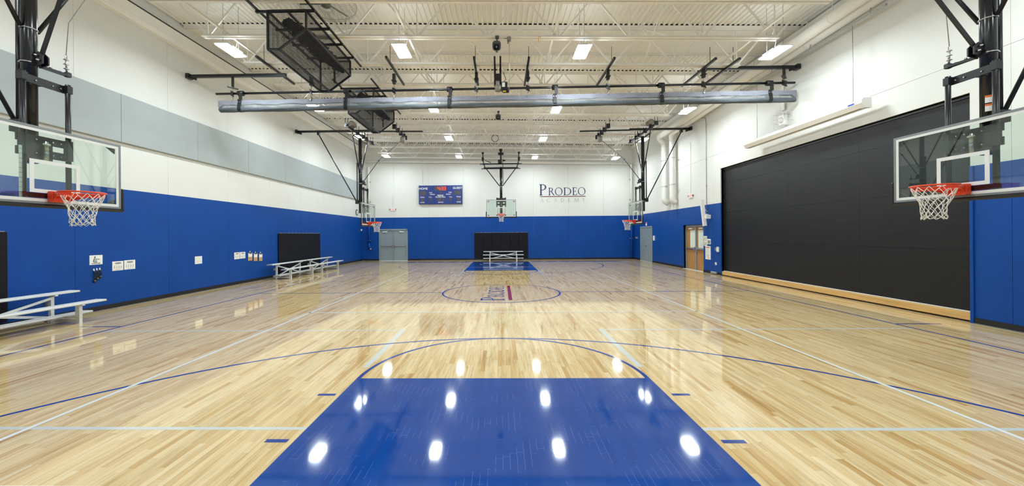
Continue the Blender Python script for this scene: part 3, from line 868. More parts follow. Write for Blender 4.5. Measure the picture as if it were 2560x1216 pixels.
    if side:
        mb = B(); mb.tube([(um - .16, 0, 3.38), (um - .16, 0, 5.32)], .026, 10); mb.box((um - .18, -.03, 3.36), (um, .03, 3.42)); mb.box((um - .18, -.025, 5.25), (um, .025, 5.30)); t.part('rear_tube', mb, M['black'])
        wallu, ub = labels
        mb = B(); mb.tube([(um - .18, .0, 3.42), (ub, .02, 6.74)], .026, 10); t.part('wall_brace', mb, M['black'])
        mb = B(); mb.box((um - .24, -.05, 3.33), (um - .06, .05, 3.50)); mb.box((ub - .04, -.05, 6.68), (ub + .06, .08, 6.86)); t.part('brace_bracket', mb, M['black'])
        mb = B(); mb.tube([(wallu, 0, 6.86), (.25, 0, 6.86)], .055, 10); mb.tube([(.2, 0, 6.83), (2.66, 0, 6.80)], .036, 10); mb.box((wallu, -.10, 6.78), (wallu + .10, .10, 6.94)); mb.prism([(wallu + .02, -.02, 6.80), (wallu + .28, -.02, 6.80), (wallu + .28, -.02, 6.70)], (0, .04, 0)); t.part('cross_beam', mb, M['black'])
        mb = B(); mb.tube([(um - .04, -1.62, 6.70), (um - .04, 2.02, 6.68)], .055, 10)
        for w in (-1.5, -.9, -.2, .55, .95, 1.75): mb.box((um - .12, w - .05, 6.62), (um + .04, w + .05, 6.80)); mb.tube([(um - .10, w, 6.8), (um - .10, w, 7.02)], .012, 5); mb.tube([(um + .02, w, 6.8), (um + .02, w, 7.02)], .012, 5)
        t.part('pivot_beam', mb, M['black'])
        mb = B(); mb.lathe((um - .05, -.75, 6.95), [(.05, -.22), (.13, -.18), (.14, 0), (.13, .16), (.06, .2)], 12, 'y'); t.part('winch_motor', mb, M['motor'])
        za, pw, zv = 6.42, .95, 4.80
        mb = B(); mb.tube([(um, -pw, za), (um, pw, za)], .032, 10)
        for sw in (-1, 1): mb.tube([(um, sw * (pw - .02), za), (um, sw * (pw - .02), 6.66)], .022, 8)
        t.part('axle', mb, M['black'])
        for sw in (-1, 1):
            mb = B(); mb.tube([(um, sw * (pw - .03), za), (um, sw * .10, zv)], .026, 10); t.part('mast_brace', mb, M['black'])
        mb = B(); mb.tube([(1.68, -1.55, 6.62), (1.68, .68, 6.62)], .05, 10)
        for w in (-1.4, -.8, -.3, .2, .55): mb.box((1.60, w - .04, 6.54), (1.76, w + .04, 6.74)); mb.tube([(1.62, w, 6.7), (1.62, w, 7.0)], .014, 5)
        t.part('winch_beam', mb, M['black'])
        mb = B(); mb.lathe((1.68, .05, 6.42), [(.06, -.10), (.15, -.09), (.16, 0), (.15, .09), (.06, .10)], 16, 'x'); t.part('cable_drum', mb, M['motor'])
        ku, kz, sw_ = strut
        mb = B(); mb.bar((um + .12, .04, 4.40), (ku, .04, kz), sw_, .022, (0, 1, 0)); mb.bar((ku, .04, kz), (1.60, .04, 6.36), sw_ * .5, .018, (0, 1, 0)); mb.lathe((ku, .02, kz), [(.035, 0), (.035, .05)], 10, 'y'); t.part('folding_strut', mb, M['black'])
        mb = B()
        for w in (-.005, .065): mb.prism([(um + .06, w, 4.27), (um + .20, w, 4.31), (um + .20, w, 4.42), (um + .14, w, 4.48), (um + .06, w, 4.44)], (0, .018, 0))
        mb.bbox((um + .07, -.06, 4.28), (um + .10, .13, 4.34), .006); mb.prism([(um + .06, .08, 4.275), (um + .10, .08, 4.275), (um + .13, .40, 4.285), (um + .06, .42, 4.285)], (0, 0, .035)); mb.bbox((um + .06, .37, 4.275), (um + .13, .43, 4.35), .008); t.part('strut_bracket', mb, M['black'])
        mb = B()
        for u, w, z in ((um + .13, -.012, 4.42), (um + .16, -.012, 4.35)): mb.lathe((u, w, z), [(.016, 0), (.016, -.014), (.009, -.03)], 6, 'y')
        mb.lathe((um + .095, .18, 4.318), [(.018, 0), (.018, .012), (.009, .028)], 6); mb.lathe((um + .095, .30, 4.318), [(.015, 0), (.015, .012)], 6)
        mb.tube([(um + .10, -.05, 4.31), (um + .06, -.088, 4.31), (um, -.10, 4.31), (um - .08, -.06, 4.31), (um - .10, 0, 4.31), (um - .08, .06, 4.31), (um, .10, 4.31), (um + .06, .088, 4.31)], .009, 6)
        t.part('bracket_bolt', mb, M['chrome'])
        mb = B(); cx_ = (um + .08, .40, 4.34)
        mb.tube([cx_, (um + .09, .385, 4.60)], .014, 6)
        for z in (4.40, 4.47, 4.54): mb.lathe((um + .085, .39, z), [(.012, -.01), (.034, -.004), (.034, .004), (.012, .01)], 8)
        t.part('turnbuckle', mb, M['chrome'])
        mb = B(); mb.tube([(um + .09, .385, 4.60), (um + .14, .38, 5.1), (.5, .1, 5.5), (1.62, .06, 6.4)], .006, 5); t.part('lift_cable', mb, M['galv'])
    else:
        mb = B(); mb.tube([(um - .05, -1.23, 5.97), (um - .05, 1.23, 5.97)], .036, 10); mb.tube([(um + .08, -1.0, 6.0), (um + .08, 1.0, 6.0)], .03, 10); t.part('axle', mb, M['black'])
        mb = B(); mb.tube([(um - .08, -1.33, 6.27), (um - .08, 1.33, 6.27)], .04, 10); t.part('cross_beam', mb, M['black'])
        for sw in (-1, 1):
            mb = B(); mb.tube([(um, sw * .93, 5.96), (um, sw * .10, 4.86)], .03, 10); t.part('mast_brace', mb, M['black'])
            mb = B(); mb.tube([(um - .03, sw * .98, 5.93), (um - .06, sw * 1.12, 6.45), (um - .06, sw * 1.14, 6.98)], .03, 8)
            for z in (6.0, 6.25, 6.50, 6.62, 6.95): mb.bbox((um - .14, sw * (1.0 + .14 * min(1, (z - 5.95) / .5)) - .07, z - .05), (um + .06, sw * (1.0 + .14 * min(1, (z - 5.95) / .5)) + .07, z + .05), .01)
            t.part('hanger', mb, M['black'])
        mb = B(); mb.tube([(um - .08, -.98, 6.48), (um + .2, -.62, 6.30)], .022, 8); t.part('stay', mb, M['black'])
        mb = B(); mb.bbox((um - .16, -.18, 6.30), (um + .12, .06, 6.50), .02); mb.tube([(um, .0, 6.5), (um, .0, 7.05)], .05, 10); mb.bbox((um - .12, -.17, 6.80), (um + .12, .17, 6.95), .01); mb.bbox((um - .10, -.10, 7.05), (um + .1, .1, 7.2), .01); t.part('winch_motor', mb, M['black'])
        mb = B(); mb.tube([(um + .1, .12, 5.0), (um + .1, .12, 6.55)], .02, 8); mb.box((um + .06, .10, 6.40), (um + .14, .28, 6.48)); t.part('guide_tube', mb, M['black'])
    return t, B
XBL, XBR = -6.375, 6.55
gNL, B = goal('basketball_hoop', 'lowered glass basketball hoop nearest the camera on the left, cut by the photo edge', lambda u, w, z: (XBL + u, 5.28 + w, z), 2.44, 'side', (XL - XBL, -2.42), (.17, 5.62, .055))
mb = MB(); text_mb(mb, 'ARED', .050, (XBL + .004, 4.672, 2.352), (0, 1, 0), (0, 0, 1), .001, 'LEFT', 1.2, .02); gNL.part('board_lettering', mb, M['black'])
mb = MB(); mb.box((XBL - .10, 4.94, 2.32), (XBL - .097, 4.975, 3.06)); ol = gNL.part('height_scale', mb, M['paper'], label='white height scale strip')
mb = MB()
for k in range(11): mb.box((XBL - .0965, 4.94, 2.36 + k * .065), (XBL - .0955, 4.975, 2.365 + k * .065))
gNL.part('scale_mark', mb, M['ink'], ol)
gNR, B = goal('basketball_hoop', 'lowered glass basketball hoop nearest the camera on the right, in front of the black plywood', lambda u, w, z: (XBR - u, 5.45 + w, z), 2.44, 'side', (XBR - XR(5.4), -2.26), (.50, 5.42, .055))
def lab(mb, z):
    # warning label wrapped on the front of the mast
    for k in range(6):
        a0, a1 = math.radians(195 + k * 11), math.radians(206 + k * 11); r = .0845; c = (XBR + .38, 5.45)
        for zz0, zz1, mi in ((z, z + .075, 0), (z + .075, z + .105, 1)):
            mb.cur = mi
            mb.poly([(c[0] + r * math.cos(a0), c[1] + r * math.sin(a0), zz0), (c[0] + r * math.cos(a1), c[1] + r * math.sin(a1), zz0), (c[0] + r * math.cos(a1), c[1] + r * math.sin(a1), zz1), (c[0] + r * math.cos(a0), c[1] + r * math.sin(a0), zz1)])
mb = MB(); lab(mb, 3.60); lab(mb, 3.48); gNR.part('warning_label', mb, [M['paper'], M['orangetag']])
goal('basketball_hoop', 'lowered glass basketball hoop far along the left wall, beside the wall clock', lambda u, w, z: (XBL + u, 18.05 + w, z), 2.44, 'side', (XL - XBL, -2.42))
goal('basketball_hoop', 'lowered glass basketball hoop far along the right wall, above the grey door', lambda u, w, z: (XBR - u, 18.38 + w, z), 2.44, 'side', (XBR - XR(18.4), -2.26))
goal('basketball_hoop', 'full height glass basketball hoop in the middle of the far wall, facing the camera', lambda u, w, z: (.05 + w, 23.32 - u, z), 3.05, 'main')

# ================================================================== DIVIDER CURTAIN
YC = 11.72
t = Thing('divider_curtain', (0, YC, 6.0), 'long rolled grey divider curtain hanging across the whole gym under the roof joists', 'divider curtain')
xa, xb = -8.86, 9.10
def cz(x): return 6.12 + .0042 * x    # top hem
rn = random.Random(3)
n = 120
mb = MB(); prev = None
for i in range(n + 1):
    x = xa + (xb - xa) * i / n; z = cz(x); wv = .012 * math.sin(i * .7) + rn.uniform(-.006, .006)
    y0 = YC - .045 + wv; y1 = YC + .045 + wv
    ring = [mb.vert(p) for p in ((x, y0, z - .135 + rn.uniform(-.012, .012)), (x, y0 - .004, z), (x, y1, z), (x, y1, z - .135))]
    if prev:
        for k in range(3): mb.face((prev[k], prev[k + 1], ring[k + 1], ring[k]))
    else: mb.face(ring)
    prev = ring
mb.face(prev); t.part('top_hem', mb, M['curtain'])
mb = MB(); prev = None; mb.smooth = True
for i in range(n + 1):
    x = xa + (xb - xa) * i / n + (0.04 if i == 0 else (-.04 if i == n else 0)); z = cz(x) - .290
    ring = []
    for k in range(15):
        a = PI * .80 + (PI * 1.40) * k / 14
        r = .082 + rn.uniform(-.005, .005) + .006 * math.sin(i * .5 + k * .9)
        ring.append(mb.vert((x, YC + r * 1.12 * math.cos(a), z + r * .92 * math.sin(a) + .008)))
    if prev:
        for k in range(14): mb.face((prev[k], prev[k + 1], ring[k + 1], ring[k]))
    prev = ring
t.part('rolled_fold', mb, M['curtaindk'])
mb = MB()
xs = [xa + .12 + (xb - xa - .24) * i / 60 for i in range(61)]
for y in (YC - .075, YC + .075):
    for u, v in zip(xs, xs[1:]):
        mb.poly([(u, y, cz(u) - .245), (v, y, cz(v) - .245), (v, y * .6 + YC * .4, cz(v) - .13), (u, y * .6 + YC * .4, cz(u) - .13)])
t.part('see_through_mesh', mb, M['curtainmesh'])
for x0, x1 in ((xa, xa + .10), (xb - .10, xb)):
    mb = MB(); x = x0 if x0 == xa else x1; s = 1 if x0 == xa else -1
    mb.prism([(x, YC - .05, cz(x)), (x + s * .16, YC - .055, cz(x) - .13), (x + s * .05, YC - .07, cz(x) - .24), (x, YC - .05, cz(x) - .2)], (0, .10, 0)); t.part('end_hem', mb, M['curtain'])
def pz(x): return 6.355 + .005 * x
mb = MB(); mb.tube([(-8.95, YC, pz(-8.95)), (9.08, YC, pz(9.08))], .036, 12); t.part('drive_pipe', mb, M['mast'])
for k, x in enumerate((-8.16, -4.80, -1.56, 1.72, 5.0, 8.30)):
    mb = MB(); z = pz(x); zc = cz(x)
    mb.lathe((x, YC, z), [(.04, -.085), (.078, -.085), (.082, 0), (.078, .085), (.04, .085)], 16, 'x')
    w = .055
    mb.box((x + .03 - w, YC - .075, zc + .0), (x + .03 + w, YC - .068, z)); 
    pts = [(YC - .075, zc + .02), (YC - .062, zc - .05), (YC - .09, zc - .2), (YC - .102, zc - .28), (YC - .05, zc - .352), (YC + .04, zc - .352), (YC + .102, zc - .28), (YC + .08, zc - .1), (YC + .06, zc + .03)]
    for (ya, za), (yb, zb2) in zip(pts, pts[1:]): mb.bar((x - .01, ya, za), (x - .01, yb, zb2), .008, w * 2, (1, 0, 0))
    st = t.part('strap', mb, M['strap'])
    mb = MB()
    for d in (-.035, .03): mb.lathe((x - .01 + d, YC - .075, zc - .065), [(.012, -.012), (.012, .004)], 8, 'y')
    t.part('strap_rivet', mb, M['chrome'], st)
HX = (-8.42, -5.92, -3.30, -.72, .88, 3.36, 6.30, 8.75)
for x in HX:
    zt = zb(x) - .06 if abs(x) < 7 else 6.83
    mb = MB(); zc = cz(x); z = pz(x)
    if abs(x) < 8: mb.bar((x, YC - .07, z + .30), (x, YC + .07, z + .30), .14, .03); mb.bbox((x - .045, YC - .05, z + .20), (x + .045, YC + .05, z + .52), .01)
    else: mb.box((x - .025, YC - .03, z + .19), (x + .025, YC + .03, 6.84)); mb.bar((x - .10, YC - .10, z + .19), (x + .10, YC + .10, z + .17), .10, .02)
    mb.prism([(x - .06, YC - .02, z + .10), (x + .06, YC - .06, z + .03), (x + .03, YC - .04, z - .02), (x + .06, YC - .06, z - .13), (x - .06, YC - .02, z - .06)], (0, .03, 0))
    mb.tube([(x, YC, z + .22), (x, YC, zc + .03)], .005, 5)
    t.part('hanger', mb, M['black'])
    mb = MB(); mb.tube([(x, YC - .05, z - .12), (x + .012, YC - .055, zc + .03), (x - .01, YC - .06, zc - .02)], .008, 5); mb.lathe((x - .01, YC - .055, zc - .03), [(.018, -.008), (.018, .004)], 8, 'y'); t.part('hook', mb, M['chrome'])
for x in (-7.15, -3.30, -.72, .88, 3.36, 6.27, 6.95):
    mb = MB(); z = zb(x) - .035; mb.bar((x - .02, 10.95, z), (x - .02, 13.0, z), .06, .06); mb.tube([(x, 11.3, z), (x, 11.3, z + .5)], .008, 5); t.part('support_channel', mb, M['black'])
for a, b in ((XL + .02, -6.72), (6.4, XR(YC) - .02)):
    mb = MB(); mb.box((a, YC - .045, 6.83), (b, YC + .045, 6.92)); e = a if a < 0 else b; s = 1 if a < 0 else -1
    mb.box((e, YC - .09, 6.80), (e + s * .10, YC + .09, 6.95)); mb.prism([(e + s * .02, YC - .08, 6.83), (e + s * .34, YC - .08, 6.83), (e + s * .34, YC - .08, 6.72)], (0, .02, 0))
    t.part('end_beam', mb, M['black'])
mb = MB(); z = zb(0) - .03
for x in (-.14, .03): mb.bar((x, 10.95, z), (x, 12.2, z), .05, .06); mb.box((x - .03, YC - .08, pz(0) + .05), (x + .03, YC - .03, 6.95))
mb.box((-.17, YC - .10, 6.56), (.06, YC - .08, 6.78)); t.part('motor_bracket', mb, M['black'])
mb = MB(); mb.lathe((-.05, YC - .02, pz(0) + .0), [(.06, -.1), (.11, -.09), (.12, .0), (.11, .09), (.06, .1)], 14, 'x'); mb.lathe((-.05, YC - .05, pz(0) + .12), [(.09, -.05), (.10, 0), (.09, .05)], 12, 'x'); t.part('gearbox', mb, M['motor'])
mb = MB(); mb.cur = 0; mb.bbox((.05, YC - .12, pz(0) - .11), (.24, YC + .08, pz(0) + .17), .02); mb.lathe((.10, YC - .02, pz(0) - .07), [(.06, 0), (.075, .02), (.075, .18), (.05, .2)], 14, 'x')
mb.cur = 1; mb.box((.075, YC - .124, pz(0) + .0), (.17, YC - .12, pz(0) + .14)); mb.cur = 2; mb.box((.10, YC - .10, pz(0) - .135), (.2, YC, pz(0) - .11)); t.part('motor', mb, [M['black'], M['paper'], M['yellow']])
mb = MB(); mb.tube([(.10, YC - .05, pz(0) + .15), (.20, YC - .03, 6.62), (.12, YC - .02, 6.85)], .010, 6); t.part('power_cord', mb, M['black'])

# ================================================================== MESH CAGES
def cage(y0, label, blabel, seed):
    y1 = y0 + 2.56; xl, xr = -5.37, -4.47; ztp = 7.03
    def prof(y, z=0): return [(xl, y, ztp), (xl, y, 6.14), (xl + .27, y, 6.14), (xr, y, 6.60), (xr, y, ztp)]
    t = Thing('wire_cage', (-4.9, y0, 6.14), label, 'wire cage', 'black mesh cages')
    fr = .042
    for nm, y in (('end_frame', y0), ('end_frame', y1)):
        mb = MB(); P = prof(y)
        for a, b in zip(P, P[1:] + P[:1]): mb.bar(a, b, fr, fr, (0, 1, 0))
        t.part(nm, mb, M['black'])
    for k, (a, b) in enumerate(zip(prof(y0), prof(y1))):
        mb = MB(); mb.bar(a, b, fr, fr); t.part('frame_rail', mb, M['black'])
    mb = MB(); mb.bar((-4.92, y1 - .05, 6.36), (-4.92, y1 - .05, ztp), fr, fr, (0, 1, 0)); mb.bar((-4.92, y0 + .05, ztp), (-4.92, y1 - .1, ztp), fr, fr); mb.bar((-4.98, y0 + .7, 6.9), (-4.98, y0 + .7, ztp), fr, fr, (0, 1, 0)); t.part('centre_post', mb, M['black'])
    # wire mesh on the two ends and the four long faces
    wr = .0021; pitch = .030
    def span(a, b, c, d):
        a, b, c, d = map(Vector, (a, b, c, d))
        mb = MB()
        for (p, q, r, s) in ((a, b, c, d), (a, c, b, d)):
            L = (q - p).length; k = max(2, int(L / pitch))
            for i in range(1, k):
                f = i / k; mb.bar(p.lerp(q, f), r.lerp(s, f), wr * 2, wr * 2)
        return mb
    P0, P1 = prof(y0), prof(y1)
    for i in range(4):
        t.part('side_mesh', span(P0[i], P0[i + 1], P1[i], P1[i + 1]), M['black'])
    for y in (y0, y1):
        mb = MB(); P = prof(y); z = 6.14 + pitch
        while z < ztp:
            xx = xr if z > 6.6 else xl + .27 + (z - 6.14) / .46 * (xr - xl - .27)
            mb.bar((xl, y, z), (xx, y, z), wr * 2, wr * 2); z += pitch
        x = xl + pitch
        while x < xr:
            z0 = 6.14 if x < xl + .27 else 6.14 + (x - xl - .27) / (xr - xl - .27) * .46
            mb.bar((x, y, z0), (x, y, ztp), wr * 2, wr * 2, (0, 1, 0)); x += pitch
        t.part('end_mesh', mb, M['black'])
    for x in (-5.62, -4.31):
        mb = MB(); mb.bar((x, y0 - .7, ztp + .04), (x, y1 + .45, ztp + .04 ), .042, .042); t.part('support_rail', mb, M['black'])
    for f in (.0, .31, .62, .93):
        mb = MB(); y = y0 + .02 + f * 2.5; mb.bar((-5.66, y, ztp + .0), (-4.27, y, ztp + .0), .05, .05); t.part('support_bar', mb, M['black'])
    # tangle of dark netting and cords lying inside
    rd = random.Random(seed)
    b = Thing('netting_bundle', (-4.75, y0 + .3, 6.6), blabel, 'netting bundle')
    mb = MB(); prev = None; n = 46; ns = 18; mb.smooth = True
    for i in range(n + 1):
        f = i / n; y = y0 + .12 + f * 2.25
        cx = -5.02 + .42 * min(1, f * 1.5); czz = 6.88 - .26 * min(1, f * 1.6)
        rx = (.07 + .085 * math.sin(PI * min(1, f * 1.3)) ** .7) * (1 if f < .85 else (1 - f) / .15 * .6 + .4) * rd.uniform(.82, 1.18); rz = (.055 + .045 * math.sin(PI * f)) * (1 if f < .9 else .6)
        ring = []
        for k in range(ns):
            a = 2 * PI * k / ns; q = 1 + rd.uniform(-.34, .34)
            ring.append(mb.vert((cx + rx * q * math.cos(a) + .25 * rx * math.sin(a), y + rd.uniform(-.02, .02), czz + rz * q * math.sin(a) - .5 * rz * math.cos(a) * -1)))
        if prev:
            for k in range(ns): mb.face((prev[k], prev[(k + 1) % ns], ring[(k + 1) % ns], ring[k]))
        else: mb.face(ring[::-1])
        prev = ring
    mb.face(prev); b.part('netting', mb, M['bundle'])
    mb = MB()
    for i in range(60):
        f = rd.random(); y = y0 + .2 + f * 2.0; x = -5.0 + .42 * min(1, f * 1.5) - .08; z = 6.86 - .26 * min(1, f * 1.6)
        pts = [(x, y, z)]
        for k in range(6): x += rd.uniform(-.075, .035); y += rd.uniform(-.08, .10); z += rd.uniform(-.07, .02); x = max(x, -5.32); pts.append((x, y, max(z, 6.22)))
        mb.tube(pts, .0042, 4)
    b.part('loose_cord', mb, M['bundle'])
    mb = MB()
    for i in range(44):
        f = .12 + .84 * i / 44; y = y0 + .1 + f * 2.25; x = -4.60 + rd.uniform(-.14, .05); z = 6.74 - .05 * f + rd.uniform(-.04, .06)
        mb.cbox((x, y, z), (rd.uniform(.03, .07), rd.uniform(.04, .10), rd.uniform(.01, .03)))
    b.part('clip', mb, M['bundle'])
cage(8.63, 'black wire mesh cage hanging under the joists in front of the curtain', 'dark netting bundle lying inside the nearer mesh cage', 5)
cage(13.25, 'black wire mesh cage hanging under the joists behind the curtain', 'dark netting bundle lying inside the mesh cage behind the curtain', 9)

# ================================================================== LEFT WALL
for k in range(9):
    a = 4.64 + 2.46 * k; b = min(a + 2.452, 26.35)
    mb = MB(); mb.bbox((XL, a, 4.27), (XL + .085, b, 5.52), .006)
    nm = {0: 'outside the left photo edge', 8: 'last one, nearest the far corner'}.get(k, '%s from the left photo edge' % ORD[k - 1])
    single('acoustic_panel', mb, M['greypanel'], (XL, a, 4.27), 'grey panel of the left wall band, ' + nm, 'wall panel', 'grey acoustic panels')

def wall_pad(label, P, n, L, h, z0):
    t = Thing('wall_pad', P(0, 0, z0), label, 'wall pad', 'black wall pads')
    w = L / n
    for k in range(n):
        mb = MB(lambda p: P(*p)); mb.bbox((k * w + .002, 0, z0), ((k + 1) * w - .002, .055, z0 + h), .012); t.part('pad_panel', mb, M['pad'])
    mb = MB(lambda p: P(*p)); mb.box((.02, 0, z0 + h), (L - .02, .02, z0 + h + .012))
    for k in range(n * 2): mb.box((.15 + k * L / (n * 2), 0, z0 + h + .012), (.21 + k * L / (n * 2), .04, z0 + h + .03))
    t.part('pad_clip', mb, M['galv'])
wall_pad('black padded mat on the left wall behind the far pair of bleachers', lambda s, d, z: (XL + d, 16.48 + s, z), 6, 3.83, 1.79, .14)
wall_pad('black padded mat at the left photo edge behind the nearest bleacher', lambda s, d, z: (XL + d, 3.49 + s, z), 6, 3.83, 1.79, .14)
wall_pad('black padded mat on the far wall under the middle basketball hoop', lambda s, d, z: (-1.86 + s, YB - d, z), 6, 3.79, 1.79, .14)

def bleacher(label, P, L=2.74):
    """s along the seats, d from the back legs towards the court"""
    t = Thing('bleacher', P(0, 0, 0), label, 'bleacher', 'aluminium bleachers')
    def B(): return MB(lambda p: P(*p))
    for nm, d, z in (('seat_plank', -.15, .595), ('seat_plank', .45, .395), ('foot_plank', .14, .145)):
        mb = B(); mb.bbox((0, d, z), (L, d + .25, z + .038), .006)
        for k in range(4): mb.box((.002, d + .02 + k * .06, z + .038), (L - .002, d + .05 + k * .06, z + .041))
        pk = t.part(nm, mb, M['alu'])
        mb = B()
        for s in (-.004, L): mb.box((s, d - .002, z - .004), (s + .004, d + .252, z + .042))
        t.part('end_cap', mb, M['galv'], pk)
    for s in (.455, L - .455):
        mb = B(); mb.box((s - .03, -.03, 0), (s + .03, .03, .595)); mb.box((s - .025, -.15, .57), (s + .025, .12, .595)); t.part('leg', mb, M['alu'])
        mb = B(); mb.box((s - .03, .545, 0), (s + .03, .635, .395)); mb.box((s - .025, .45, .37), (s + .025, .70, .395)); t.part('leg', mb, M['alu'])
        mb = B(); mb.box((s - .025, -.03, .03), (s + .025, .60, .085)); mb.box((s - .022, 0, .12), (s + .022, .60, .145)); t.part('base_rail', mb, M['alu'])
        for z in (.07, .40):
            mb = B(); mb.lathe((s, -.10, z), [(.02, -.02), (.052, -.018), (.055, 0), (.052, .018), (.02, .02)], 14, 'x'); mb.box((s - .008, -.10, z - .01), (s + .008, -.02, z + .01)); t.part('wheel', mb, M['galv'])
    a, b = .455, L - .455
    mb = B(); mb.bar((a, .035, .54), (b, .035, .12), .012, .05, (0, 1, 0) and (0, 0, 1)); mb.bar((a, .05, .12), (b, .05, .54), .012, .05); t.part('cross_brace', mb, M['alu'])
    return t
bleacher('two row silver bleacher nearest the camera, cut by the left photo edge', lambda s, d, z: (-9.47 + d, 5.46 + s, z))
bleacher('silver bleacher on the left wall, nearer of the pair before the black mat', lambda s, d, z: (-9.47 + d, 15.25 + s, z))
bleacher('silver bleacher on the left wall, farther of the pair before the black mat', lambda s, d, z: (-9.47 + d, 18.03 + s, z))
bleacher('two row silver bleacher against the black mat under the far hoop, facing the camera', lambda s, d, z: (-1.20 + s, 26.05 - d, z))

# sheets of paper on the blue wall: P(s, z, d) with d out of the wall
def sheet(label, P, s0, s1, z0, z1, marks, tilt=0, name='paper_sign', flip=1):
    t = Thing(name, P((s0 + s1) / 2, (z0 + z1) / 2, 0), label, 'paper sign', 'paper signs on the walls')
    def Q(p): return P(s0 + p[0] * (s1 - s0), z0 + p[2] * (z1 - z0) + tilt * p[0], p[1])
    mb = MB(Q); mb.box((0, .001, 0), (1, .004, 1)); body = t.part('sheet', mb, M['paper'])
    groups = {}
    for m, a, b, c, d in marks: groups.setdefault(m, []).append((a, b, c, d))
    for m, rs in groups.items():
        mb = MB(Q)
        for a, b, c, d in rs: mb.poly([(a, .0048, b), (c, .0048, b), (c, .0048, d), (a, .0048, d)])
        t.part('print', mb, M[m], body)
PLW = lambda s, z, d: (XL + d, s, z)
rp = random.Random(4)
def drills(top=.62):
    mk = [('greyink', .24, .70, .80, .88), ('ink', .30, .80, .72, .83), ('ink', .40, .71, .62, .75), ('ink', .25, .10, .80, .125)]
    for k in range(4):
        x = .17 + k * .2
        mk += [('greyink', x, .40, x + .03, .58), ('ink', x + .01, .28, x + .05, .44), ('greyink', x - .02, .22, x + .01, .32)]
    return mk
man = [('greyink', .10, .14, .90, .88)] and []
man += [('ink', .36, .72, .46, .84), ('ink', .35, .80, .45, .86), ('greyink', .35, .62, .44, .73), ('greyink', .32, .24, .58, .64), ('ink', .26, .24, .32, .50), ('ink', .30, .46, .36, .62), ('ink', .56, .56, .66, .62), ('ink', .64, .52, .76, .60), ('ink', .34, .22, .58, .28), ('greyink', .14, .07, .82, .18), ('ink', .16, .10, .50, .12), ('ink', .60, .10, .80, .15)]
sheet('paper sign with a dark figure on it, above the hanging black cords', PLW, 8.852, 9.147, 1.14, 1.37, man)
sheet('paper sign with small figures, left of the pair beside the hanging black cords', PLW, 9.380, 9.660, .947, 1.185, drills())
sheet('paper sign with small figures, right of the pair beside the hanging black cords', PLW, 9.682, 9.980, .950, 1.195, drills())
grid = []
for r in range(6):
    for c in range(4):
        if rp.random() < .9: grid.append(('greyink', .10 + c * .21, .12 + r * .13, .10 + c * .21 + rp.uniform(.08, .17), .15 + r * .13))
sheet('lone paper sign of faint small text midway along the left blue wall', PLW, 11.962, 12.254, .917, 1.162, grid)
sheet('paper sign left of the three clipboards, left one of its pair', PLW, 13.755, 14.047, .952, 1.204, drills())
sheet('paper sign left of the three clipboards, right one of its pair', PLW, 14.069, 14.358, .957, 1.205, drills())

def clipboard(s, z, w, h, label, pencil):
    t = Thing('clipboard', (XL, s, z), label, 'clipboard', 'clipboards')
    mb = MB(); mb.bbox((XL + .012, s - w / 2, z), (XL + .018, s + w / 2, z + h), .004); t.part('board', mb, M['clip'])
    mb = MB(); mb.box((XL + .019, s - w / 2 + .006, z + h * .50), (XL + .021, s + w / 2 - .006, z + h - .006)); pp = t.part('sheet', mb, M['paper'])
    mb = MB(); mb.box((XL + .019, s - w * .30, z + h - .028), (XL + .034, s + w * .30, z + h - .008)); mb.box((XL + .019, s - w * .12, z + h - .012), (XL + .03, s + w * .12, z + h + .012)); t.part('clip', mb, M['black'])
    if pencil:
        mb = MB(); mb.tube([(XL + .024, s - w * .34, z + h * (.36 if pencil > 0 else .44)), (XL + .024, s + w * .22, z + h * (.44 if pencil > 0 else .34))], .006, 6); t.part('pencil', mb, M['pencil'])
    mb = MB(); mb.bbox((XL + .0, s - .012, z + h), (XL + .016, s + .012, z + h + .075), .006); tag(build('wall_hook', mb, M['white'], None, (XL, s, z + h)), 'small white adhesive hook above the ' + label.split(',')[0].split(' clipboard')[0] + ' clipboard', 'hook', 'white hooks')
clipboard(14.625, .842, .25, .31, 'leftmost brown clipboard on the blue wall, half covered by white paper', -1)
clipboard(14.950, .806, .23, .31, 'middle brown clipboard on the blue wall, half covered by white paper', 1)
clipboard(15.268, .782, .215, .31, 'rightmost brown clipboard on the blue wall, half covered by white paper', 0)
for k, (s, z, e, dz) in enumerate(((8.944, 1.045, 8.951, .745), (9.010, 1.052, 9.018, .795), (9.078, 1.055, 9.085, .835))):
    nm = ('leftmost', 'middle', 'rightmost')[k]
    mb = MB(); mb.bbox((XL, s - .014, z - .055), (XL + .012, s + .014, z), .005); mb.bbox((XL + .012, s - .008, z - .06), (XL + .026, s + .008, z - .035), .004)
    single('wall_hook', mb, M['white'], (XL, s, z), 'small white adhesive hook holding the %s black cord' % nm, 'hook', 'white hooks')
    t = Thing('lanyard', (XL, e, dz), '%s black cord loop with a round weight, hanging from a white hook' % nm, 'lanyard', 'hanging black cords')
    mb = MB()
    for sg in (-1, 1):
        pts = [(XL + .022, s, z - .045)] + [(XL + .018 + .006 * f, s + (e - s) * f + sg * .018 * math.sin(PI * f), z - .045 + (dz + .03 - z + .045) * f) for f in (.2, .45, .7, .9, 1)]
        mb.tube(pts, .0055, 6)
    mb.tube([(XL + .02, s + .01, z - .05), (XL + .02, s + .035, z - .13), (XL + .02, e + .01, dz + .02)], .006, 6); t.part('cord', mb, M['strap'])
    mb = MB(); mb.lathe((XL + .004, e, dz), [(.02, 0), (.034, .004), (.036, .016), (.030, .024), (.01, .026)], 14, 'x'); wgt = t.part('weight', mb, M['strap'])
    mb = MB(); mb.lathe((XL + .004, e, dz), [(.020, .0262), (.016, .030), (.004, .032)], 12, 'x'); t.part('face', mb, M['gold'], wgt)

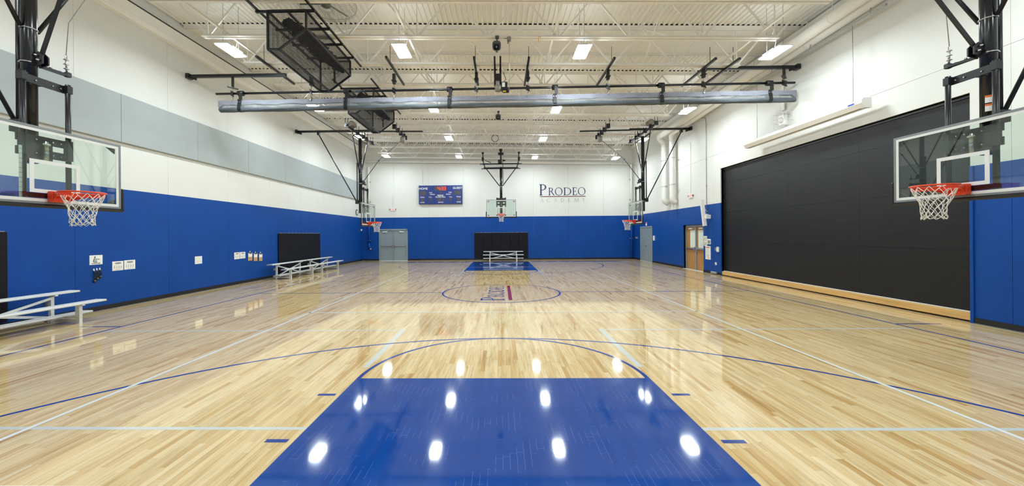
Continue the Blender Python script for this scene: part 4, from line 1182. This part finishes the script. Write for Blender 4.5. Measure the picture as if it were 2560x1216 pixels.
t = Thing('wall_clock', (XL, 25.66, 3.40), 'round wall clock with a black rim on the left wall near the far corner', 'clock')
mb = MB(); mb.lathe((XL, 25.66, 3.40), [(.20, 0), (.205, .03), (.195, .045), (.165, .045), (.165, .03)], 28, 'x'); t.part('rim', mb, M['black'])
mb = MB(); mb.lathe((XL + .028, 25.66, 3.40), [(.166, 0), (.166, .003)], 28, 'x'); fc = t.part('face', mb, M['clockface'])
mb = MB(); mb.bar((XL + .034, 25.66, 3.40), (XL + .034, 25.66, 3.53), .012, .003, (1, 0, 0)); mb.bar((XL + .036, 25.66, 3.40), (XL + .036, 25.74, 3.36), .014, .003, (1, 0, 0)); t.part('hand', mb, M['black'], fc)
mb = MB(); mb.bbox((XL, 26.40, 2.12), (XL + .05, 26.52, 2.26), .01); mb.bbox((XL + .05, 26.42, 2.15), (XL + .07, 26.50, 2.23), .01); single('alarm_strobe', mb, M['white'], (XL, 26.45, 2.12), 'tiny white alarm box in the far left corner', 'alarm strobe')

# ================================================================== FAR WALL
t = Thing('scoreboard', (-4.21, YB, 3.98), 'blue electronic scoreboard with a lit red 4:33 clock on the far wall', 'scoreboard')
sx0, sx1, sz0, sz1 = -5.755, -2.672, 3.985, 5.295; sy = YB - .17
mb = MB(); mb.bbox((sx0, sy, sz0), (sx1, YB, sz1), .012); cab = t.part('cabinet', mb, M['sb_blue'])
def fx(px): return sx0 + (px - 130) / 2035 * (sx1 - sx0)
def fz(px): return sz1 - (px - 180) / 860 * (sz1 - sz0)
for a, b, c, d in ((205, 440, 470, 635), (1800, 425, 2085, 610), (885, 232, 1415, 425), (1105, 455, 1190, 610), (225, 785, 375, 920), (635, 765, 720, 920), (975, 765, 1170, 915), (1225, 765, 1325, 915), (1565, 765, 1670, 910), (1930, 765, 2065, 905), (590, 560, 640, 630), (1660, 560, 1720, 620)):
    mb = MB(); mb.box((fx(a), sy - .004, fz(d)), (fx(c), sy + .01, fz(b))); t.part('digit_window', mb, M['sb_dark'], cab)
for s, cx, cy, h in (('HOME', 345, 370, 95), ('GUEST', 1940, 350, 95), ('POSS', 690, 540, 46), ('BONUS', 775, 620, 46), ('POSS', 1595, 530, 46), ('BONUS', 1515, 615, 46), ('FOULS', 300, 750, 48), ('T.O.L', 668, 745, 46), ('PERIOD', 1145, 675, 60), ('PLAYER FOUL', 1145, 745, 54), ('T.O.L', 1620, 740, 46), ('FOULS', 1992, 735, 48), ('SCORE', 300, 990, 46), ('MATCH', 1158, 988, 50), ('SCORE', 1995, 975, 46)):
    k = (sx1 - sx0) / 2035; mb = MB()
    text_mb(mb, s, h * k / .70, (fx(cx), sy, fz(cy)), (1, 0, 0), (0, 0, 1), .004, 'CENTER', 1.08 if h > 60 else .98, .014 if h > 60 else .022); t.part('lettering', mb, M['boardwhite'], cab)
SEG = {'4': 'bcfg', '3': 'abcdg'}
mb = MB()
def seg(ch, x, z, w, h):
    e = .028
    q = {'a': ((x, z + h - e), (x + w, z + h)), 'd': ((x, z), (x + w, z + e)), 'g': ((x, z + h / 2 - e / 2), (x + w, z + h / 2 + e / 2)), 'b': ((x + w - e, z + h / 2), (x + w, z + h)), 'c': ((x + w - e, z), (x + w, z + h / 2)), 'f': ((x, z + h / 2), (x + e, z + h)), 'e': ((x, z), (x + e, z + h / 2))}
    for c in SEG[ch]:
        (a, b), (c2, d2) = q[c]; mb.box((a + .002, sy - .010, b + .002), (c2 - .002, sy - .004, d2 - .002))
for ch, px in (('4', 1012), ('3', 1170), ('3', 1295)): seg(ch, fx(px), fz(408), .155, .255)
for pz_ in (300, 365): mb.box((fx(1130), sy - .010, fz(pz_ + 18)), (fx(1148), sy - .004, fz(pz_)))
t.part('led_digits', mb, M['led'], cab, label='lit red clock digits')
mb = MB(); mb.tube([(-5.50, YB - .03, sz1), (-5.50, YB - .03, 6.45)], .012, 6); mb.bbox((-5.56, YB - .06, sz1 + .0), (-5.44, YB, sz1 + .08), .01); t.part('conduit', mb, M['pipe'])

t = Thing('wall_lettering', (4.4, YB, 4.4), 'navy and grey school name lettering with a dark red rule on the far wall', 'wall lettering')
mb = MB(); serif_word(mb, word_layout(3.21, .79, .545), (2.80, YB, 4.530), (1, 0, 0), (0, 0, 1), .008); t.part('name_letters', mb, M['navy'])
mb = MB(); mb.bbox((2.80, YB - .012, 4.425), (6.01, YB, 4.472), .003); t.part('rule', mb, M['maroon'])
mb = MB(); serif_word(mb, sub_layout(3.21, .262), (2.80, YB, 4.055), (1, 0, 0), (0, 0, 1), .008); t.part('subtitle_letters', mb, M['silver'])

def exit_sign(label, P, w=.46, h=.21):
    t = Thing('exit_sign', P(0, 0, 0), label, 'exit sign', 'exit signs')
    mb = MB(lambda p: P(*p)); mb.bbox((-w / 2 + .05, .0, -h / 2), (w / 2 - .05, .045, h / 2), .008); body = t.part('housing', mb, M['white'])
    mb = MB(lambda p: P(*p)); tm = MB(); text_mb(tm, 'EXIT', .185, (0, 0, -.066), (1, 0, 0), (0, 0, 1), 0, 'CENTER', .86)
    for f in tm.f: mb.poly([(tm.v[i].x, .047, tm.v[i].z) for i in f])
    t.part('letters', mb, M['exitled'], body, label='glowing red letters')
    mb = MB(lambda p: P(*p))
    for sg in (-1, 1): mb.lathe((sg * (w / 2 - .015), .04, .01), [(.028, -.03), (.036, .0), (.02, .02)], 10, 'y')
    t.part('lamp_head', mb, M['horn'], body)
    mb = MB(lambda p: P(*p))
    for z in (-.16, -.05, .06, .17): mb.tube([(-w / 2 - .05, .0, z), (-w / 2 - .05, .14, z), (w / 2 + .05, .14, z), (w / 2 + .05, .0, z)], .0025, 4)
    for x in (-.28, -.14, 0, .14, .28): mb.tube([(x, 0, -.16), (x, .14, -.16), (x, .14, .17), (x, 0, .17)], .0025, 4)
    t.part('wire_guard', mb, M['pipe'])
    mb = MB(lambda p: P(*p)); mb.tube([(0, .02, h / 2), (0, .02, 2.6)], .010, 6); t.part('conduit', mb, M['pipe'])
exit_sign('lit exit sign on the far wall above the grey double door', lambda s, d, z: (-7.645 + s, YB - d, 3.63 + z))
exit_sign('lit exit sign in a wire guard on the right wall above the oak doors', lambda s, d, z: (XR(18.5) - d, 18.45 - s, 3.60 + z))

t = Thing('back_pipe', (0, 26.3, 6.85), 'long white insulated pipe crossing the top of the far wall', 'pipe')
def zpipe(x): return 6.855 - .0185 * x
mb = MB(); mb.tube([(-9.62, 26.32, zpipe(-9.6)), (9.0, 26.32, zpipe(9.0))], .085, 14); t.part('pipe_run', mb, M['pipe'])
mb = MB()
for k in range(7):
    x = -8.4 + k * 2.8; mb.lathe((x, 26.32, zpipe(x)), [(.086, -.02), (.091, -.02), (.091, .02), (.086, .02)], 14, 'x'); mb.tube([(x, 26.32, zpipe(x) + .08), (x, 26.32, zd(x))], .007, 5)
t.part('pipe_band', mb, M['pipe'])
def standpipe(x, y, label, zlow, valve):
    t = Thing('standpipe', (x, y, zlow), label, 'pipe', 'corner standpipes')
    mb = MB(); mb.tube([(x, y, BLUE), (x, y, 6.55), (x, y - .02, 6.68)], .062, 12); t.part('upper_pipe', mb, M['pipe'], label='white upper pipe')
    mb = MB(); mb.tube([(x, y, zlow), (x, y, BLUE)], .062, 12); t.part('lower_pipe', mb, M['blue'], label='blue lower pipe')
    mb = MB()
    for z in (1.45, 2.6, 4.2, 5.6): mb.box((x - .09, y - .02, z - .02), (x + .09, YB, z + .02))
    t.part('bracket', mb, M['galv'])
    if valve:
        mb = MB(); mb.tube([(x, y, zlow + .25), (x, y, zlow), (x + .06, y - .03, zlow - .06), (x + .16, y - .08, zlow - .06)], .07, 10); mb.lathe((x + .13, y - .14, zlow + .0), [(.05, -.05), (.085, -.02), (.085, .02), (.05, .05)], 12, 'y'); t.part('hose_valve', mb, M['blue'])
        mb = MB(); mb.lathe((x + .14, y - .12, zlow - .13), [(.05, -.05), (.06, 0), (.04, .05)], 12); t.part('valve_cap', mb, M['galv'])
standpipe(-9.30, 26.42, 'standpipe in the far left corner, white above and blue below, ending in a hose valve', .98, True)
standpipe(9.16, 26.44, 'standpipe in the far right corner, white above and blue below', .12, False)

# ================================================================== RIGHT WALL
t = Thing('plywood_wall', (XR(11.7) + .13, 11.7, .17), 'huge black plywood panel filling the recess in the right wall', 'wall panel')
mb = MB(RS); xp = 9.17 + .13
y = RECESS[0]
while y < RECESS[1] - .01:
    y2 = min(y + 2.44, RECESS[1]); z = .2
    while z < 4.49:
        z2 = min(z + 1.22, 4.5); mb.box((xp, y + .0015, z + .0015), (xp + .03, y2 - .0015, z2 - .0015)); z = z2
    y = y2
t.part('sheet', mb, M['ply'])
mb = MB(RS); mb.box((xp + .03, RECESS[0], 0), (xp + .06, RECESS[1], 4.5)); t.part('backing', mb, M['black'])
mb = MB(RS); mb.box((xp - .03, RECESS[0], 4.44), (xp + .02, RECESS[1], 4.5)); mb.box((xp - .02, RECESS[1] - .02, .2), (xp, RECESS[1], 4.45)); t.part('edge_trim', mb, M['black'])
mb = MB(RS); mb.bbox((xp - .10, RECESS[0] + .01, .035), (xp, RECESS[1] - .005, .185), .006); single('kick_board', mb, M['pine'], RS((xp, 11.7, .035)), 'long pale pine kick board along the foot of the black plywood panel', 'kick board')
mb = MB(RS); mb.bbox((xp - .03, RECESS[0] + .01, .188), (xp + .0, RECESS[1] - .01, .205), .003); single('ledge_strip', mb, M['white'], RS((xp, 11.7, .188)), 'thin white strip between the pine kick board and the black plywood', 'strip')
mb = MB(RS); mb.bbox((9.145, RECESS[0] - .055, 0), (9.172, RECESS[0], BLUE), .004); single('corner_guard', mb, M['blue'], RS((9.15, 7.47, 0)), 'blue corner guard at the camera end of the black plywood panel', 'corner guard')

t = Thing('projection_screen', (8.86, 11.4, 4.8), 'long white projection screen case hanging from cables above the black plywood', 'projection screen')
sec = [(8.735, 4.985), (8.735, 4.92), (8.80, 4.81), (8.96, 4.81), (8.96, 5.03), (8.79, 5.03)]
mb = MB(); mb.prism([(x, 9.30, z) for x, z in sec], (0, 4.28, 0)); cs = t.part('case', mb, M['screenbox'])
mb = MB(); mb.prism([(x, 9.22, z) for x, z in [(8.73, 4.99), (8.73, 4.915), (8.80, 4.80), (8.97, 4.80), (8.97, 5.04), (8.78, 5.04)]], (0, .08, 0)); mb.prism([(x, 13.58, z) for x, z in [(8.74, 4.985), (8.74, 4.92), (8.80, 4.812), (8.955, 4.812), (8.955, 5.02), (8.79, 5.02)]], (0, .06, 0)); t.part('end_cap', mb, M['screenbox'], cs)
mb = MB(); mb.box((8.83, 9.35, 4.803), (8.842, 13.55, 4.812)); t.part('slot', mb, M['black'], cs)
mb = MB(); mb.box((8.728, 9.42, 4.935), (8.7355, 9.58, 4.968)); t.part('badge', mb, M['tagblue'], cs)
for y in (9.58, 13.10):
    mb = MB(); mb.tube([(8.86, y, 5.03), (8.86, y, 6.97)], .007, 6); mb.bbox((8.80, y - .06, 5.03), (8.92, y + .06, 5.045), .004); t.part('cable', mb, M['galv'])
for a, b, z in ((8.75, 11.4, 7.0), (12.0, 14.5, 6.98)):
    mb = MB(); mb.bbox((8.83, a, z - .03), (8.89, b, z + .03), .006)
    for y in (a + .4, b - .5): mb.tube([(8.86, y, z), (8.90, y, z + .16)], .012, 6)
    t.part('support_channel', mb, M['galv'])

def big_pipe(label, pts, r, bands, drop):
    t = Thing('drain_pipe', pts[0], label, 'pipe', 'insulated drain pipes')
    mb = MB(); mb.tube(pts, r, 18); t.part('pipe_run', mb, M['pipe'])
    for y in bands:
        a = Vector(pts[0]); b = Vector(pts[1]); f = (y - a.y) / (b.y - a.y); c = a.lerp(b, f)
        mb = MB(); mb.lathe(c, [(r + .001, -.015), (r + .006, -.015), (r + .006, .015), (r + .001, .015)], 18, 'y'); mb.tube([c + Vector((0, 0, r)), c + Vector((0, 0, .75))], .010, 6); t.part('pipe_hanger', mb, M['pipe'])
    for z in (4.35, 5.75):
        mb = MB(); c = Vector((pts[-4][0], pts[-4][1], z)); mb.lathe(c, [(r + .001, -.012), (r + .006, -.012), (r + .006, .012), (r + .001, .012)], 18)
        mb.box((c.x - .01, c.y - r - .16, z - .02), (c.x + .03, c.y - r, z + .02)); t.part('wall_clamp', mb, M['galv'])
def elbow(x, y, z, dx=.0):
    R = .30; return [(x + dx * (1 - math.cos(a)), y + R * math.sin(a), z - R * (1 - math.cos(a))) for a in [PI / 2 * k / 7 for k in range(8)]]
zA = lambda y: 7.36 - .030 * (y - 9.8)
zB_ = lambda y: 7.32 - .030 * (y - 9.8)
eA = elbow(8.65, 20.45, zA(20.45), .33); eB = elbow(8.97, 19.60, zB_(19.60), .06)
big_pipe('outer white drain pipe along the top of the right wall, dropping nearer the far corner', [(8.65, YF, zA(YF))] + eA + [(eA[-1][0], 20.75, 3.75), (9.0, 20.75, 3.60), (9.06, 20.75, 3.50), (9.20, 20.75, 3.44)], .155, (7.6, 9.9, 12.2, 14.5, 16.8, 19), None)
big_pipe('inner white drain pipe along the top of the right wall, dropping nearer the exit sign', [(8.97, YF, zB_(YF))] + eB + [(eB[-1][0], 19.90, 3.68), (9.04, 19.90, 3.55), (9.10, 19.90, 3.46), (9.22, 19.90, 3.42)], .135, (8.8, 11.1, 13.4, 15.7, 17.6), None)
mb = MB()
mb = MB(); mb.bbox((9.185, 20.28, 3.35), (9.24, 20.33, 6.8), .004); single('strut_channel', mb, M['galv'], (9.2, 20.3, 3.35), 'thin grey strut on the right wall between the two drain pipe drops', 'strut')
mb = MB(); mb.bbox((9.18, 20.22, 3.42), (9.27, 20.42, 3.75), .01); single('junction_box', mb, M['galv'], (9.2, 20.3, 3.42), 'grey metal box on the right wall between the lower ends of the drain pipes', 'junction box')

mb = MB(); xw = XR(17.0) - .02
mb.tube([(xw, 17.35, 7.05), (xw, 17.22, 7.03), (xw, 17.08, 6.95), (xw, 17.04, 6.8), (xw, 17.04, 2.62)], .013, 6)
for z in (6.3, 5.1, 3.9): mb.box((xw - .014, 17.0, z - .012), (xw + .02, 17.08, z + .012))
single('conduit', mb, M['galv'], (xw, 17.04, 2.62), 'thin grey conduit down the right wall to the tall white loudspeaker', 'conduit')

t = Thing('column_speaker', (9.0, 16.85, 2.1), 'tall narrow white loudspeaker leaning out from the right wall by the oak doors', 'loudspeaker')
mb = MB(); mb.bar((8.945, 16.85, 3.27), (9.065, 16.85, 2.11), .12, .13, (1, 0, 0)); cab = t.part('cabinet', mb, M['screenbox'])
mb = MB(); mb.bar((8.878, 16.85, 3.24), (8.996, 16.85, 2.14), .10, .004, (1, 0, 0)); t.part('grille', mb, M['white'], cab)
mb = MB(); mb.bbox((9.06, 16.70, 2.42), (9.26, 16.80, 2.60), .01); mb.tube([(9.05, 16.83, 2.62), (9.22, 16.83, 2.62)], .02, 8); mb.tube([(9.02, 16.84, 2.9), (9.2, 16.84, 2.72)], .012, 6); t.part('wall_bracket', mb, M['white'])

PRW = lambda s, z, d: (XR(-s) - d, -s, z)     # s runs towards the camera
def blocks(seed, m='ink'):
    r = random.Random(seed); out = []
    for i in range(4):
        for j in range(3): out.append((m, .10 + j * .28, .10 + i * .2, .10 + j * .28 + r.uniform(.14, .25), .10 + i * .2 + r.uniform(.07, .16)))
    return out
sheet('upper black and white notice right of the oak doors, half hidden by the door corner', PRW, -17.33, -17.04, 1.43, 1.655, blocks(1))
sheet('lower black and white notice right of the oak doors, under another notice', PRW, -17.33, -17.04, 1.205, 1.425, blocks(2))
sheet('black and white notice above the tall poster, right of two others', PRW, -17.03, -16.75, 1.295, 1.525, [('ink', .15, .12, .85, .75), ('greyink', .35, .3, .65, .7), ('paper', .42, .2, .58, .36)])
pm_ = [('redink', .12, .86, .85, .93)]
r_ = random.Random(8)
for i in range(9): pm_.append(('greyink', .10, .34 + i * .055, .10 + r_.uniform(.5, .8), .355 + i * .055))
pm_ += [('ink', .45, .22, .58, .33), ('greyink', .15, .22, .22, .32), ('greyink', .78, .22, .85, .32), ('redink', .10, .16, .7, .185), ('yellow', .6, .10, .85, .14), ('ink', .15, .07, .8, .09)]
sheet('tall white poster with coloured text on the blue wall right of the oak doors', PRW, -17.19, -16.76, .612, 1.208, pm_, name='poster')

def plate(name, label, cat, s, z, w, h, d, m='white', holes=()):
    t = Thing(name, (XR(s), s, z), label, cat)
    mb = MB(); mb.bbox((XR(s) - d, s - w / 2, z - h / 2), (XR(s) + .005, s + w / 2, z + h / 2), .012); b = t.part('cover', mb, M[m])
    if holes:
        mb = MB()
        for a, c, e, f in holes: mb.box((XR(s) - d - .004, s + a, z + c), (XR(s) - d, s + e, z + f))
        t.part('detail', mb, M['ink'], b)
plate('thermostat', 'white rounded control box on the blue wall left of the black plywood', 'thermostat', 16.17, 1.083, .13, .225, .05, holes=((-.04, .07, .03, .095), (-.04, -.10, .03, -.075)))
plate('wall_switch', 'small grey switch plate left of the white control box', 'switch', 16.37, 1.09, .075, .13, .012, 'galv', ((-.01, -.02, .01, .02),))
plate('power_outlet', 'white power outlet low on the blue wall left of the black plywood', 'outlet', 16.35, .465, .12, .12, .015, holes=((-.04, .01, -.01, .045), (.01, -.045, .04, -.01)))
mb = MB(); s = 16.42; mb.bbox((XR(s) - .09, s - .2, .03), (XR(s) - .016, s + .2, .12), .01); single('floor_box', mb, M['galv'], (XR(s), s, .03), 'small grey metal box on the floor against the black base left of the plywood', 'floor box')
plate('door_alarm', 'small white alarm box on the blue wall right of the grey door', 'alarm box', 22.98, 1.50, .14, .30, .06)
plate('room_plate', 'small red and white plate above the grey door on the right wall', 'sign', 24.25, 2.40, .20, .22, .012, 'paper', ())
mb = MB(); s = 24.25; mb.box((XR(s) - .016, s - .09, 2.42), (XR(s) - .012, s + .09, 2.50)); bpy.data.objects['room_plate'] and build('plate_band', mb, M['redink'], bpy.data.objects['room_plate'], (XR(s), s, 2.40))
plate('alarm_horn', 'small light grey alarm box near the far right corner', 'alarm box', 25.95, 1.50, .25, .12, .08, 'galv')

t = Thing('guarded_wall_fixture', (9.2, 12.35, 5.4), 'small white wall fixture inside a wire guard above the projection screen', 'wall fixture')
mb = MB(); x = XR(12.35); mb.bbox((x - .05, 12.28, 5.75), (x, 12.40, 7.3), .01); t.part('cable_cover', mb, M['pipe'])
mb = MB(); mb.bbox((x - .14, 12.18, 5.24), (x, 12.42, 5.62), .03); mb.lathe((x - .14, 12.30, 5.42), [(.09, 0), (.07, -.05), (.03, -.07)], 12, 'x'); t.part('body', mb, M['white'])
mb = MB()
for z in (5.2, 5.35, 5.5, 5.65): mb.tube([(x, 12.02, z), (x - .2, 12.02, z), (x - .2, 12.55, z), (x, 12.55, z)], .005, 4)
for y in (12.02, 12.2, 12.38, 12.55): mb.tube([(x, y, 5.2), (x - .2, y, 5.2), (x - .2, y, 5.65), (x, y, 5.65)], .005, 4)
t.part('wire_guard', mb, M['white'])

# ================================================================== THINGS UNDER THE ROOF
def horn(y, z, label, s=1.0):
    t = Thing('horn_speaker', (-.07, y, z), label, 'loudspeaker', 'horn loudspeakers'); x = -.07
    mb = MB(); old = mb.smooth; mb.smooth = True
    rings = []
    for d, w, h, in ((.30, .03, .03), (.20, .045, .045), (.08, .075, .08), (0, .108, .115), (-.015, .112, .12), (-.015, .098, .105), (.05, .065, .07), (.14, .035, .035)):
        ring = []
        for k in range(24):
            a = 2 * PI * k / 24; ca, sa = math.cos(a), math.sin(a); e = .62
            px = w * math.copysign(abs(ca) ** e, ca); pz_ = h * math.copysign(abs(sa) ** e, sa)
            ring.append(mb.vert((x + px * s, y + d * s - pz_ * .25 * s, z + pz_ * s)))
        rings.append(ring)
    for A, Bq in zip(rings, rings[1:]):
        for k in range(24): mb.face((A[k], A[(k + 1) % 24], Bq[(k + 1) % 24], Bq[k]))
    mb.face(rings[0]); t.part('bell', mb, M['horn'])
    mb = MB(); mb.lathe((x, y + .08, z), [(.0, -.075), (.03, -.05), (.034, 0), (.03, .06)], 12, 'y', caps=False); t.part('driver', mb, M['galv'])
    mb = MB(); mb.tube([(x, y + .06, z + .08), (x + .01, y + .05, z + .16), (x + .02, y + .02, z + .26)], .018, 8); mb.bbox((x - .035, y - .02, z + .20), (x + .065, y + .06, z + .27), .01); t.part('bracket', mb, M['horn'])
horn(9.88, 6.76, 'dark grey horn loudspeaker on the second roof joist, above the curtain')
horn(16.2, 6.86, 'dark grey horn loudspeaker seen under the curtain, farther from the camera')
t = Thing('junction_box', (.25, 9.9, 6.95), 'small grey cord drop box on the roof joist right of the horn loudspeaker', 'junction box')
mb = MB(); mb.bbox((.205, 9.84, 6.88), (.305, 9.93, 6.995), .01); t.part('box', mb, M['motor'])
mb = MB(); mb.tube([(.235, 9.86, 6.89), (.225, 9.85, 6.80)], .012, 6); mb.tube([(.205, 9.86, 6.94), (.12, 9.86, 6.945)], .007, 5); t.part('plug', mb, M['black'])
mb = MB(); mb.tube([(.262, 9.88, 6.885), (.26, 9.9, 6.27), (.255, 9.95, 5.65)], .007, 5); t.part('pull_cord', mb, M['galv'])
mb = MB(); mb.tube([(1.03, 9.87, 6.83), (1.03, 9.87, 6.96), (1.06, 9.87, 6.985), (1.09, 9.87, 6.96)], .010, 6); single('hook', mb, M['yellow'], (1.03, 9.87, 6.83), 'small yellow hook on the second roof joist, right of the horn loudspeaker', 'hook')
mb = MB(); yy = 20.9; zz = 7.15; mb.tube([(-.27 + .19 * math.cos(2 * PI * k / 24), yy, zz + .19 * math.sin(2 * PI * k / 24)) for k in range(24)], .016, 6, closed=True)
single('hoop', mb, M['black'], (-.27, yy, zz - .19), 'black ring caught in the roof joists in the middle of the ceiling', 'ring')
t = Thing('ceiling_fan', (-4.30, 9.16, 7.5), 'caged ceiling fan with grey blades above the right side of the nearer mesh cage', 'ceiling fan')
fxc, fyc, fzc = -4.25, 9.16, 7.52
mb = MB(); mb.lathe((fxc, fyc, fzc), [(.05, -.10), (.11, -.08), (.12, .05), (.07, .10)], 16); mb.tube([(fxc, fyc, fzc + .1), (fxc, fyc, zd(fxc))], .025, 8); t.part('motor_housing', mb, M['fanblade'])
mb = MB()
for k in range(16):
    r = .14 + k * .038; zz = fzc - .13 + .06 * (k / 15) ** 3
    mb.tube([(fxc + r * math.cos(2 * PI * j / 40), fyc + r * math.sin(2 * PI * j / 40), zz) for j in range(40)], .0022, 3, closed=True)
for k in range(40):
    a = 2 * PI * k / 40; mb.tube([(fxc + r * math.cos(a), fyc + r * math.sin(a), z) for r, z in ((.12, fzc - .13), (.6, fzc - .125), (.70, fzc - .06), (.71, fzc + .06), (.62, fzc + .12))], .002, 3)
mb.tube([(fxc + .71 * math.cos(2 * PI * j / 40), fyc + .71 * math.sin(2 * PI * j / 40), fzc) for j in range(40)], .005, 4, closed=True)
t.part('guard', mb, M['fanwire'])
for k in range(3):
    a = -1.0 + 2 * PI * k / 3; d = Vector((math.cos(a), math.sin(a), 0)); n_ = Vector((-d.y, d.x, 0)); c = Vector((fxc, fyc, fzc))
    mb = MB(); mb.prism([c + d * .10 + n_ * .03, c + d * .64 + n_ * .055 + Vector((0, 0, .02)), c + d * .66 - n_ * .055 - Vector((0, 0, .02)), c + d * .10 - n_ * .04 - Vector((0, 0, .015))], (0, 0, .006)); t.part('blade', mb, M['fanblade'])

# ================================================================== LIGHT AND VIEW
w = bpy.data.worlds.new('world'); S.world = w; w.use_nodes = True
w.node_tree.nodes['Background'].inputs[0].default_value = (0, 0, 0, 1)
S.view_settings.view_transform = 'Standard'; S.view_settings.look = 'None'
S.view_settings.exposure = 0.0; S.view_settings.gamma = 1.0; S.view_settings.use_curve_mapping = False
S.cycles.max_bounces = 9; S.cycles.diffuse_bounces = 5; S.cycles.glossy_bounces = 3; S.cycles.transparent_max_bounces = 16
S.cycles.caustics_reflective = False; S.cycles.caustics_refractive = False
S.cycles.sample_clamp_indirect = 4; S.cycles.use_adaptive_sampling = False; S.cycles.use_light_tree = True; S.cycles.use_denoising = True
